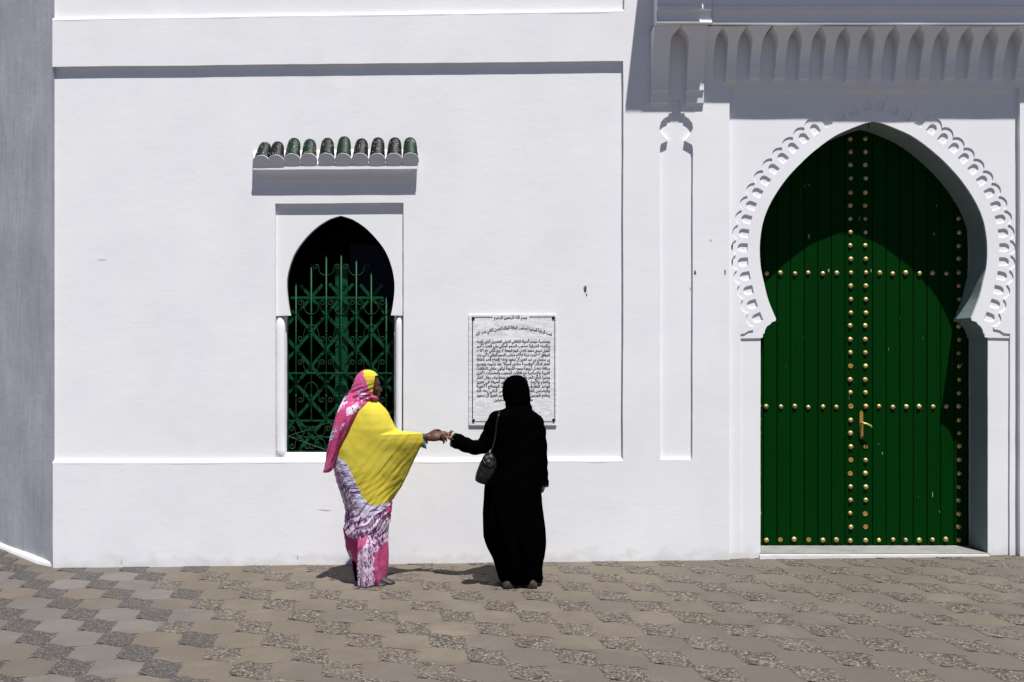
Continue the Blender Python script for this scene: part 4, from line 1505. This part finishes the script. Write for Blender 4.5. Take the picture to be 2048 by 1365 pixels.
# ---- woman in the yellow, pink and purple wrap
def woman_yellow():
    Yb = -0.57
    K = 2.8433
    def A(zx, zy, y=Yb): return W(620+zx/K, 720+zy/K, y)
    def inv(p):
        k = F/(D+Yb)
        return ((1024+p.x*k-620)*K, (HOR+(H-p.z)*k-720)*K)
    g0 = gz(-1.05)
    root = empty('person', (A(335, 0).x, Yb, g0), 'person in yellow, pink and purple tie-dyed wrap and headscarf holding out one arm', 'person')
    # body: one continuous surface
    bm = bmesh.new()
    fw = Vector((0.95, 0.30, -0.10))
    hc = A(333, 146)
    face(bm, hc, fw, 0.93)
    capsule(bm, [A(332, 200), A(325, 262)], [0.050, 0.055])
    capsule(bm, [A(322, 285), A(310, 380), A(310, 520), A(312, 640), A(320, 760)], [0.075, 0.105, 0.100, 0.110, 0.100])
    capsule(bm, [A(300, 760, Yb+0.03), A(296, 1000, Yb+0.04), A(290, 1222, Yb+0.05)], [0.075, 0.055, 0.036])
    capsule(bm, [A(345, 760, Yb-0.02), A(370, 1000, Yb-0.03), A(398, 1222, Yb-0.03)], [0.075, 0.055, 0.036])
    capsule(bm, [A(392, 335, Yb), A(425, 385), A(510, 448), A(600, 446), A(670, 440)], [0.045, 0.040, 0.034, 0.031, 0.028])
    capsule(bm, [A(250, 330, Yb+0.03), A(235, 480, Yb+0.10), A(300, 560, Yb+0.14)], [0.050, 0.042, 0.032])
    wr = A(672, 439)
    hand(bm, wr, (0.985, 0.0, 0.10), (0.05, 0.78, -0.62), (-0.08, 0.62, 0.78), 0.082,
         ((38, 45, 30), (32, 40, 28), (22, 32, 24), (12, 26, 20)), (28, 16), 1.14, 0.5)
    remeshed('body', bm, 0.0045, M['skin_dark'], root, 7)
    # ---- the wrap
    tab = [(216, 312, 352, .050), (232, 285, 376, .075), (250, 262, 402, .105), (275, 247, 426, .130), (300, 232, 445, .145), (340, 210, 463, .16), (385, 186, 486, .17), (440, 166, 495, .175),
           (500, 142, 492, .18), (560, 134, 486, .185), (620, 133, 480, .19), (680, 148, 474, .19), (740, 170, 470, .19), (790, 187, 466, .19), (850, 204, 464, .185), (920, 198, 458, .18),
           (970, 190, 448, .175), (1030, 206, 442, .165), (1090, 216, 440, .158), (1170, 229, 439, .15), (1235, 236, 432, .142), (1262, 240, 424, .138)]
    wing = [(386, 488), (395, 500), (404, 520), (410, 560), (414, 610), (417, 640), (440, 647), (470, 648), (490, 636), (510, 622), (560, 600), (620, 571), (680, 541), (740, 508), (790, 477), (800, 466)]
    n = 230
    zys = []
    y = 216.0
    while y < 1262:
        zys.append(y)
        y += 1.5 if 384 < y < 420 else 6.0
    zys.append(1262)
    rings = []
    for zy in zys:
        xl, xr, dep = interp(tab, zy)
        # hem rises a little at the sides
        pl = A(xl, zy); pr = A(xr, zy)
        z = pl.z
        c = (pl.x+pr.x)/2; r = (pr.x-pl.x)/2
        pts = [(c+r*math.cos(2*PI*j/90), Yb+dep*math.sin(2*PI*j/90)) for j in range(90)]
        if 386 < zy < 800:
            wx = A(interp(wing, zy)[0], zy).x
            if wx > pr.x+0.004:
                er = 0.014
                ey = 0.012 + 0.024*max(0.0, min(1.0, (790-zy)/330.0))**1.2
                wy_ = Yb - 0.01
                pts += [(wx-er+er*math.cos(2*PI*j/24), wy_+ey*math.sin(2*PI*j/24)) for j in range(24)]
        loop = resample(hull2d(pts), n)
        ring = []
        m = len(loop)
        for j, (x, yy) in enumerate(loop):
            a, b = loop[j-1], loop[(j+1) % m]
            tx, ty = b[0]-a[0], b[1]-a[1]
            l = math.hypot(tx, ty) or 1
            nx, ny = ty/l, -tx/l
            u, v = inv(Vector((x, Yb, z)))
            # diagonal pull folds from the wrist towards the hip
            sfold = u*0.778 + v*0.629 + 14*noise.noise(Vector((u*0.008, v*0.008, 3)))
            k1 = max(0, min(1, (u + 0.80*v - 690)/150)) * max(0, min(1, (1010-v)/200))
            k1e = max(0, min(1, (u + 0.80*v - 850)/130)) * max(0, min(1, (1010-v)/200))
            am = 0.15 + 0.85*abs(noise.noise(Vector((sfold*0.02, (u-v)*0.004, 6))))
            d = am*(0.0024*k1*math.sin(sfold*2*PI/47+2) + 0.0040*k1e*math.sin(sfold*2*PI/29) + 0.0016*k1*math.sin(sfold*2*PI/15+1))
            if u > 500 and 386 < v < 800: d *= max(0.15, min(1.0, 1-(u-500)/170))
            # drape folds under the hip, curving down to the left
            k2 = max(0, min(1, (v-560)/220)) * max(0, min(1, (1040-v)/120)) * (1-0.6*k1)
            s2 = v + 0.75*u + 30*noise.noise(Vector((u*0.01, v*0.01, 9)))
            d += 0.0038*k2*(math.sin(s2*2*PI/52) + 0.7*math.sin(s2*2*PI/23))
            # vertical folds towards the hem
            k3 = max(0, min(1, (v-960)/140))
            d += 0.009*k3*math.sin((u+20*noise.noise(Vector((u*.02, v*.004, 1))))*2*PI/58 + yy*14)
            # front panel that hangs over the legs stands proud
            if v > 985 and yy < Yb:
                e = min(1, (v-985)/50.0)
                if 296 < u < 392: d += 0.022*e
                elif u <= 296: d -= (0.012+0.012*min(1, max(0, (v-1060)/90.0)))*e*min(1, (296-u)/8)*min(1, max(0, u-212)/30)
            d += 0.006*noise.noise(Vector((x*5, z*5, yy*5))) + 0.002*noise.noise(Vector((x*17, z*17, yy*17)))
            zz = z
            if v > 1200:
                zz -= (v-1200)/62.0*(0.010*math.sin(u*0.045+1.0) + (0.016 if u < 300 else -0.004))*0.6
            if v > 1130 and u < 300:
                zz += (v-1130)/132.0*0.085*max(0.0, min(1.0, (300-u)/10.0))
            ring.append(Vector((x+nx*d, yy+ny*d, zz)))
        rings.append(ring)
    # dark underskirt that shows where the wrap is pulled up
    ur = []
    for zy in range(960, 1259, 18):
        xl, xr, dep = interp(tab, zy)
        pl, pr = A(xl+14, zy), A(xr-14, zy)
        rg = ell_ring(pl.x, pr.x, Yb+0.012, dep-0.035, pl.z, 60)
        for j, p in enumerate(rg):
            p.y += 0.006*math.sin(j*0.9)
        ur.append(rg)
    loft('underskirt', ur, M['robe'], root)
    wr_ob = loft('wrap', rings, M['wrap'], root, cap=False)
    yellow = [(335, 200), (400, 240), (470, 320), (500, 380), (700, 400), (700, 470), (478, 792), (440, 800), (395, 812), (350, 790), (326, 765), (305, 715), (285, 680), (258, 620), (240, 585), (205, 552), (150, 512), (120, 500), (120, 200)]
    pinks = [[(180, 905), (215, 960), (240, 992), (330, 985), (352, 975), (330, 1030), (298, 1075), (290, 1130), (290, 1290), (180, 1290)],
             [(440, 835), (480, 780), (500, 780), (480, 900), (452, 905)],
             [(386, 1085), (412, 1040), (470, 1020), (470, 1290), (380, 1290)]]
    white = [(205, 1062), (250, 1078), (248, 1105), (236, 1140), (222, 1140)]
    def fn(co):
        u, v = inv(co)
        k = F/(D+co.y)          # where this point really lies
        w1 = 9*noise.noise(Vector((u*0.03, v*0.03, 2))) + 5*noise.noise(Vector((u*0.09, v*0.09, 4)))
        w2 = 9*noise.noise(Vector((u*0.03, v*0.03, 12))) + 5*noise.noise(Vector((u*0.09, v*0.09, 14)))
        uu, vv = u+w1, v+w2
        ye = 1.0 if inpoly(uu, vv, yellow) else 0.0
        pk = 1.0 if any(inpoly(uu, vv, p) for p in pinks) and not inpoly(uu, vv, white) else 0.0
        # distance-like band next to the yellow: streaks
        stv = 0.0
        if not ye:
            if inpoly(uu+18, vv-40, yellow) or inpoly(uu+35, vv-55, yellow): stv = 1.0
            if v > 1000: stv = 0.0
        return (ye, pk, stv)
    dye(wr_ob, fn)
    so = wr_ob.modifiers.new('thick', 'SOLIDIFY'); so.thickness = 0.003; so.offset = -1
    # ---- hood and tail of the headscarf
    htab = [(57, 312, 338, .020), (62, 296, 356, .045), (72, 282, 372, .066), (90, 266, 386, .082), (112, 255, 392, .092), (135, 247, 391, .096), (160, 238, 386, .096), (185, 226, 378, .094), (205, 212, 370, .094), (222, 202, 366, .095), (242, 190, 352, .098), (262, 182, 336, .095)]
    rings = []
    zy = 57.0
    while zy <= 262:
        xl, xr, dep = interp(htab, zy)
        pl, pr = A(xl, zy), A(xr, zy)
        ring = ell_ring(pl.x, pr.x, Yb-0.004 - (0.0 if zy < 190 else 0.012), dep, pl.z, 110)
        for p in ring:
            u, v = inv(p)
            k = max(0, min(1, (v-120)/60))
            s = v*0.9 + (u-300)*0.42 + 8*noise.noise(Vector((u*.02, v*.02, 1)))
            d = 0.0035*k*math.sin(s*2*PI/26) + 0.0025*noise.noise(Vector((p.x*14, p.z*14, p.y*14)))
            c = Vector(((pl.x+pr.x)/2, Yb, p.z))
            r = (p-c); 
            if r.length > 1e-6: p += r.normalized()*d
            # open towards the face
            fo = max(0.0, (p-hc).normalized().dot(fw.normalized()) - 0.30) if 90 < v < 215 else 0.0
            p -= fw.normalized()*fo*0.085
        rings.append(ring)
        zy += 3.0
    hd = loft('headscarf', rings, M['wrap'], root)
    def fn2(co):
        u, v = inv(co)
        ux = u + 5*noise.noise(Vector((u*.05, v*.05, 3)))
        ye = 1.0 if ux > 308 + (v-62)*0.37 and v < 205 else 0.0
        w = noise.noise(Vector((u*0.015+v*0.004, v*0.09 - u*0.05, 7)))
        pk = 0.0 if (v > 160 and w > 0.18) else 1.0
        return (ye, pk, 0.85 if w > 0.18 and v < 205 else 0.0)
    dye(hd, fn2)
    ttab = [(205, 200, 362, .055), (228, 184, 346, .065), (250, 172, 330, .070), (280, 158, 303, .072), (310, 149, 280, .072), (350, 136, 255, .070), (400, 122, 224, .064), (450, 112, 197, .058), (500, 105, 172, .052), (540, 95, 160, .046), (580, 87, 149, .04), (615, 80, 138, .034), (632, 73, 125, .028), (642, 72, 100, .018)]
    rings = []
    zy = 205.0
    while zy <= 642:
        xl, xr, dep = interp(ttab, zy)
        yc = Yb - interp(tab, max(zy, 232))[2]*0.62
        pl, pr = A(xl, zy, yc), A(xr, zy, yc)
        ring = ell_ring(pl.x, pr.x, yc, dep, pl.z, 80)
        for p in ring:
            u, v = inv(p)
            s = u*0.96 + v*0.30 + 10*noise.noise(Vector((u*.015, v*.01, 1)))
            d = 0.0042*math.sin(s*2*PI/37) + 0.0018*math.sin(s*2*PI/17+2) + 0.003*noise.noise(Vector((p.x*9, p.z*9, 3)))
            r = p - Vector(((pl.x+pr.x)/2, yc, p.z))
            if r.length > 1e-6: p += r.normalized()*d
        rings.append(ring)
        zy += 4.0
    tl = loft('scarf_tail', rings, M['wrap'], root)
    def fn3(co):
        u, v = inv(co)
        ux, vx = u + 7*noise.noise(Vector((u*.05, v*.05, 3))), v + 7*noise.noise(Vector((u*.05, v*.05, 8)))
        patches = [[(175, 225), (215, 205), (232, 235), (170, 300), (150, 300)], [(232, 268), (285, 235), (305, 262), (270, 300), (225, 310)], [(115, 420), (170, 380), (180, 395), (150, 440), (120, 460)], [(205, 360), (222, 345), (215, 375), (195, 395)]]
        t = any(inpoly(ux, vx, q) for q in patches)
        low = v > 400 and t
        return (0.0, 0.0 if t else 1.0, 0.8 if low else 0.0)
    dye(tl, fn3)
    # knot at the throat
    bm = bmesh.new()
    capsule(bm, [A(352, 212, Yb-0.075), A(372, 219, Yb-0.05), A(378, 226, Yb-0.02)], [0.014, 0.016, 0.012], 10)
    kn = bm_obj('scarf_knot', bm, M['wrap'], root, smooth=True)
    dye(kn, lambda co: (0.0, 1.0, 0.0))
    # teal sleeve inside the wrap
    rings = []
    for t in [i/10 for i in range(11)]:
        cx = 560+t*93
        c = A(cx, 446+16*t)
        ring = []
        for j in range(28):
            a = 2*PI*j/28
            ring.append(c + Vector((0.012*math.sin(a)*t*-1.0, (0.030+0.004*t)*math.cos(a)*0.8, (0.031+0.031*t)*math.sin(a) + 0.002*math.sin(3*a)*t)))
        rings.append(ring)
    sl = loft('sleeve', rings, M['teal'], root, cap=False)
    so = sl.modifiers.new('thick', 'SOLIDIFY'); so.thickness = 0.003
    # bead bracelet
    bm = bmesh.new()
    for j in range(20):
        a = 2*PI*j/20
        ellipsoid(bm, A(664, 441) + Vector((0.004*math.sin(a), 0.030*math.cos(a), 0.032*math.sin(a)-0.004)), (0.0048, 0.0048, 0.0048), None, 8)
    ellipsoid(bm, A(665, 470), (0.008, 0.008, 0.012), None, 8)
    bm_obj('bracelet', bm, M['bead'], root, smooth=True)
    h1 = A(388, 1262, Yb-0.03); h1.z = g0
    shoe('shoe', (h1.x, h1.y, g0), (h1.x+0.125, h1.y-0.02, g0+0.001), M['shoe'], root, 0.043, 0.06)
    h2 = A(300, 1262, Yb+0.02)
    shoe('shoe', (h2.x-0.02, Yb-0.05, g0-0.001), (h2.x+0.19, Yb-0.10, g0-0.001), M['shoe'], root, 0.043, 0.055)
    return A
woman_yellow()

# ---- woman in black
def woman_black():
    Yb = -0.66
    K = 2.904
    def A(zx, zy, y=Yb): return W(860+zx/K, 730+zy/K, y)
    def inv(p):
        k = F/(D+Yb)
        return ((1024+p.x*k-860)*K, (HOR+(H-p.z)*k-730)*K)
    g0 = gz(0.06)
    root = empty('person', (A(500, 0).x, Yb, g0), 'person seen from behind in a long black robe and black headscarf facing the plaque', 'person')
    bm = bmesh.new()
    fw = Vector((-0.45, 0.88, -0.08))
    hc = A(500, 150)
    face(bm, hc, fw, 0.90)
    capsule(bm, [A(505, 200), A(508, 262)], [0.050, 0.055])
    capsule(bm, [A(505, 300), A(500, 400), A(500, 540), A(495, 680), A(495, 800)], [0.080, 0.100, 0.100, 0.115, 0.105])
    capsule(bm, [A(450, 800, Yb), A(450, 1020), A(455, 1205, Yb-0.05)], [0.075, 0.055, 0.036])
    capsule(bm, [A(550, 800, Yb), A(565, 1020), A(590, 1205, Yb-0.05)], [0.075, 0.055, 0.036])
    capsule(bm, [A(405, 325), A(372, 360), A(318, 470, Yb-0.01), A(250, 474, Yb+0.02), A(165, 437, Yb+0.05)], [0.050, 0.046, 0.040, 0.032, 0.022])
    capsule(bm, [A(600, 325), A(632, 360), A(648, 520), A(655, 640), A(655, 690)], [0.050, 0.044, 0.036, 0.028, 0.022])
    wr = A(160, 434, Yb+0.055)
    hand(bm, wr, (-0.93, 0.10, 0.22), (0.26, -0.25, 0.93), (-0.15, -0.95, -0.22), 0.072,
         ((70, 45, 22), (62, 40, 20), (22, 28, 18), (16, 22, 14)), (30, 15), 0.86, 0.9)
    hand(bm, A(655, 688), (-0.05, 0.02, -1.0), (-0.9, 0.3, 0.05), (0.1, 0.95, 0.0), 0.07, ((40, 45, 30),)*4, (30, 20), 0.86)
    remeshed('body', bm, 0.0045, M['skin_light'], root, 6)
    # robe
    tab = [(238, 452, 570, .055), (255, 436, 592, .080), (264, 405, 600, .095), (272, 375, 608, .105), (285, 358, 624, .118), (300, 350, 636, .128), (330, 346, 644, .135), (400, 350, 650, .142), (500, 350, 650, .150), (560, 347, 648, .158), (640, 336, 645, .172), (690, 322, 645, .180), (760, 315, 647, .186),
           (870, 308, 662, .192), (960, 309, 672, .195), (1000, 312, 674, .194), (1030, 322, 675, .190), (1060, 334, 673, .185), (1120, 364, 664, .175), (1150, 374, 656, .170), (1190, 386, 650, .165), (1225, 396, 652, .152), (1246, 402, 655, .148)]
    rings = []
    zy = 238.0
    while zy <= 1247:
        xl, xr, dep = interp(tab, zy)
        pl, pr = A(xl, zy), A(xr, zy)
        ring = ell_ring(pl.x, pr.x, Yb, dep, pl.z, 160, 2.25)
        for p in ring:
            u, v = inv(p)
            k = max(0, min(1, (v-560)/300))
            a = math.atan2(p.y-Yb, p.x-(pl.x+pr.x)/2)
            d = 0.012*k*math.sin(a*9 + 2*noise.noise(Vector((a*2, v*.004, 3)))) * (0.35+0.65*abs(math.sin(a)))
            d += 0.005*noise.noise(Vector((p.x*7, p.y*7, p.z*5))) + 0.004*(1-k)*math.sin(v*0.05+u*0.03)
            r = p - Vector(((pl.x+pr.x)/2, Yb, p.z))
            if r.length > 1e-6: p += r.normalized()*d
            if v > 1210: p.z += (v-1210)/46*0.006*math.sin(a*5)
        rings.append(ring)
        zy += 7.0
    ro = loft('robe', rings, M['robe'], root, cap=False)
    so = ro.modifiers.new('thick', 'SOLIDIFY'); so.thickness = 0.004; so.offset = -1
    # sleeves
    def sleeve(path, hem):
        pts = spline([tuple(p[0])+(p[1], p[2]) for p in path], 7)
        rings = []
        m = len(pts)
        for i, q in enumerate(pts):
            p = Vector(q[:3]); t = Vector(pts[min(i+1, m-1)][:3]) - Vector(pts[max(i-1, 0)][:3]); t.normalize()
            b = Vector((0, 1, 0)); b = (b - t*b.dot(t)).normalized(); a = t.cross(b)
            ring = []
            for j in range(40):
                th = 2*PI*j/40
                w = 1 + 0.05*math.sin(i*0.9+2*math.sin(th)) + 0.05*noise.noise(Vector((th*1.3, i*0.35, hem)))
                ring.append(p + a*(q[3]*w*math.cos(th)) + b*(q[4]*w*math.sin(th)))
            rings.append(ring)
        o = loft('sleeve', rings, M['robe'], root, cap=False)
        so = o.modifiers.new('thick', 'SOLIDIFY'); so.thickness = 0.004; so.offset = -1
        return rings
    rl = sleeve([(A(440, 312), .060, .075), (A(392, 312), .058, .075), (A(366, 345), .054, .072), (A(342, 410), .055, .068), (A(316, 462), .060, .066), (A(275, 480), .054, .062), (A(220, 470), .054, .060), (A(170, 448, Yb+0.03), .055, .060), (A(133, 436, Yb+0.045), .054, .060)], 1)
    rr = sleeve([(A(560, 320), .050, .075), (A(612, 325), .050, .072), (A(632, 370), .048, .068), (A(641, 450), .047, .066), (A(646, 540), .046, .064), (A(649, 620), .045, .062), (A(655, 670), .042, .060), (A(658, 708), .040, .058)], 5)
    # embroidered cuffs: silver stitching in rings and loops just above the hem
    for rg, (b0, b1) in ((rl, (-6, -2)), (rr, (-5, -2))):
        bm = bmesh.new()
        def on(ri, j, off=0.003):
            q = rg[ri]; c = sum(q, Vector())/len(q); v = q[j % 40]
            return v + (v-c).normalized()*0.0012
        for ri in (b1,):
            for j in range(0, 40, 2):
                tube(bm, [on(ri, j), on(ri, j+1)], 0.0016, 5)
        for j in range(0, 40, 4):
            a = on(b0, j); b = on(b1, j+2); c = on(b0, j+4); 
            tube(bm, [on(b1, j), a.lerp(b, .3), on((b0+b1)//2, j+1), b], 0.0013, 5)
        bm_obj('cuff_embroidery', bm, M['silver'], root)
    # headscarf
    htab = [(60, 486, 514, .018), (64, 470, 530, .040), (75, 449, 551, .062), (92, 433, 563, .078), (115, 424, 572, .088), (145, 419, 578, .094), (175, 420, 581, .096), (200, 427, 583, .095), (220, 437, 585, .092), (240, 440, 589, .092), (255, 434, 594, .100), (266, 424, 600, .112), (290, 415, 610, .126), (325, 425, 600, .138), (350, 450, 570, .142)]
    rings = []
    zy = 60.0
    while zy <= 350:
        xl, xr, dep = interp(htab, zy)
        pl, pr = A(xl, zy), A(xr, zy)
        ring = ell_ring(pl.x, pr.x, Yb, dep, pl.z, 90)
        for p in ring:
            u, v = inv(p)
            r = p - Vector(((pl.x+pr.x)/2, Yb, p.z))
            d = 0.003*math.sin(v*0.14+u*0.03) * max(0, min(1, (v-170)/50)) + 0.002*noise.noise(p*12)
            if r.length > 1e-6: p += r.normalized()*d
            fo = max(0.0, (p-hc).normalized().dot(fw.normalized()) - 0.35) if 90 < v < 215 else 0.0
            p -= fw.normalized()*fo*0.08
        rings.append(ring)
        zy += 4.0
    loft('headscarf', rings, M['robe_scarf'], root)
    for x, dx in ((460, -0.06), (590, 0.03)):
        c = A(x, 1262, Yb-0.06)
        shoe('shoe', (c.x, Yb-0.155, g0), (c.x+dx, Yb+0.08, g0), M['shoe_b'], root, 0.046, 0.06)
    # banknote passed from hand to hand
    a = W(884, 867, -0.60)
    bm = bmesh.new()
    rows = []
    for i in range(9):
        t = i/8
        rows.append((a.x-0.012+0.075*t, a.z+0.006*math.sin(t*PI)-0.004*t))
    vs = []
    for x, z in rows:
        for yy in (-0.625, -0.595):
            vs.append((x, yy, z+0.0012)); vs.append((x, yy, z-0.0012))
    for v in vs: bm.verts.new(v)
    bm.verts.ensure_lookup_table()
    for i in range(8):
        q = i*4
        for a1, b1 in ((0, 2), (2, 3), (3, 1), (1, 0)):
            bm.faces.new([bm.verts[q+a1], bm.verts[q+b1], bm.verts[q+4+b1], bm.verts[q+4+a1]])
    bm.faces.new([bm.verts[i] for i in (0, 1, 3, 2)]); bm.faces.new([bm.verts[i] for i in (32, 34, 35, 33)])
    no = bm_obj('folded_note', bm, M['coin'])
    no['label'] = 'small brown folded note held between the two outstretched hands'; no['category'] = 'note'
    # handbag on its chain
    bagY = Yb - 0.215
    bag = empty('handbag', A(320, 690, bagY), 'black quilted leather handbag on a chain at the hip of the black robe', 'handbag')
    btab = [(505, 338, 352, .010), (520, 318, 368, .022), (540, 304, 380, .034), (565, 292, 387, .044), (600, 278, 386, .052), (630, 267, 376, .056), (655, 262, 360, .056), (672, 262, 346, .052), (684, 280, 338, .045), (692, 305, 330, .030)]
    rings = []
    zy = 505.0
    while zy <= 692:
        xl, xr, dep = interp(btab, zy)
        pl, pr = A(xl, zy, bagY), A(xr, zy, bagY)
        ring = ell_ring(pl.x, pr.x, bagY, dep, pl.z, 56, 2.4)
        for p in ring:
            p.y += 0.006*noise.noise(Vector((p.x*30, p.z*30, 2)))
        rings.append(ring)
        zy += 5.5
    loft('bag_body', rings, M['quilt'], bag)
    bm = bmesh.new()
    tube(bm, [A(306, 545, bagY-0.045), A(318, 575, bagY-0.052), A(350, 590, bagY-0.054), A(384, 570, bagY-0.045)], 0.0035, 6)
    bm_obj('flap_seam', bm, M['quilt'], bag, smooth=True)
    bm = bmesh.new()
    path = spline([tuple(A(352, 508, bagY)), tuple(A(366, 470, bagY+0.02)), tuple(A(378, 420, bagY+0.045)), tuple(A(385, 360, bagY+0.065)), tuple(A(395, 300, bagY+0.085)), tuple(A(402, 268, bagY+0.12))], 6)
    for i, q in enumerate(path):
        c = Vector(q)
        d = (Vector(path[min(i+1, len(path)-1)]) - Vector(path[max(i-1, 0)])).normalized()
        e = Vector((1, 0, 0)) if i % 2 else Vector((0, 1, 0))
        tube(bm, [c + d*0.009*math.cos(t) + e*0.0055*math.sin(t) for t in [2*PI*j/10 for j in range(11)]], 0.0019, 5)
    bm_obj('chain_strap', bm, M['chain'], bag)
woman_black()
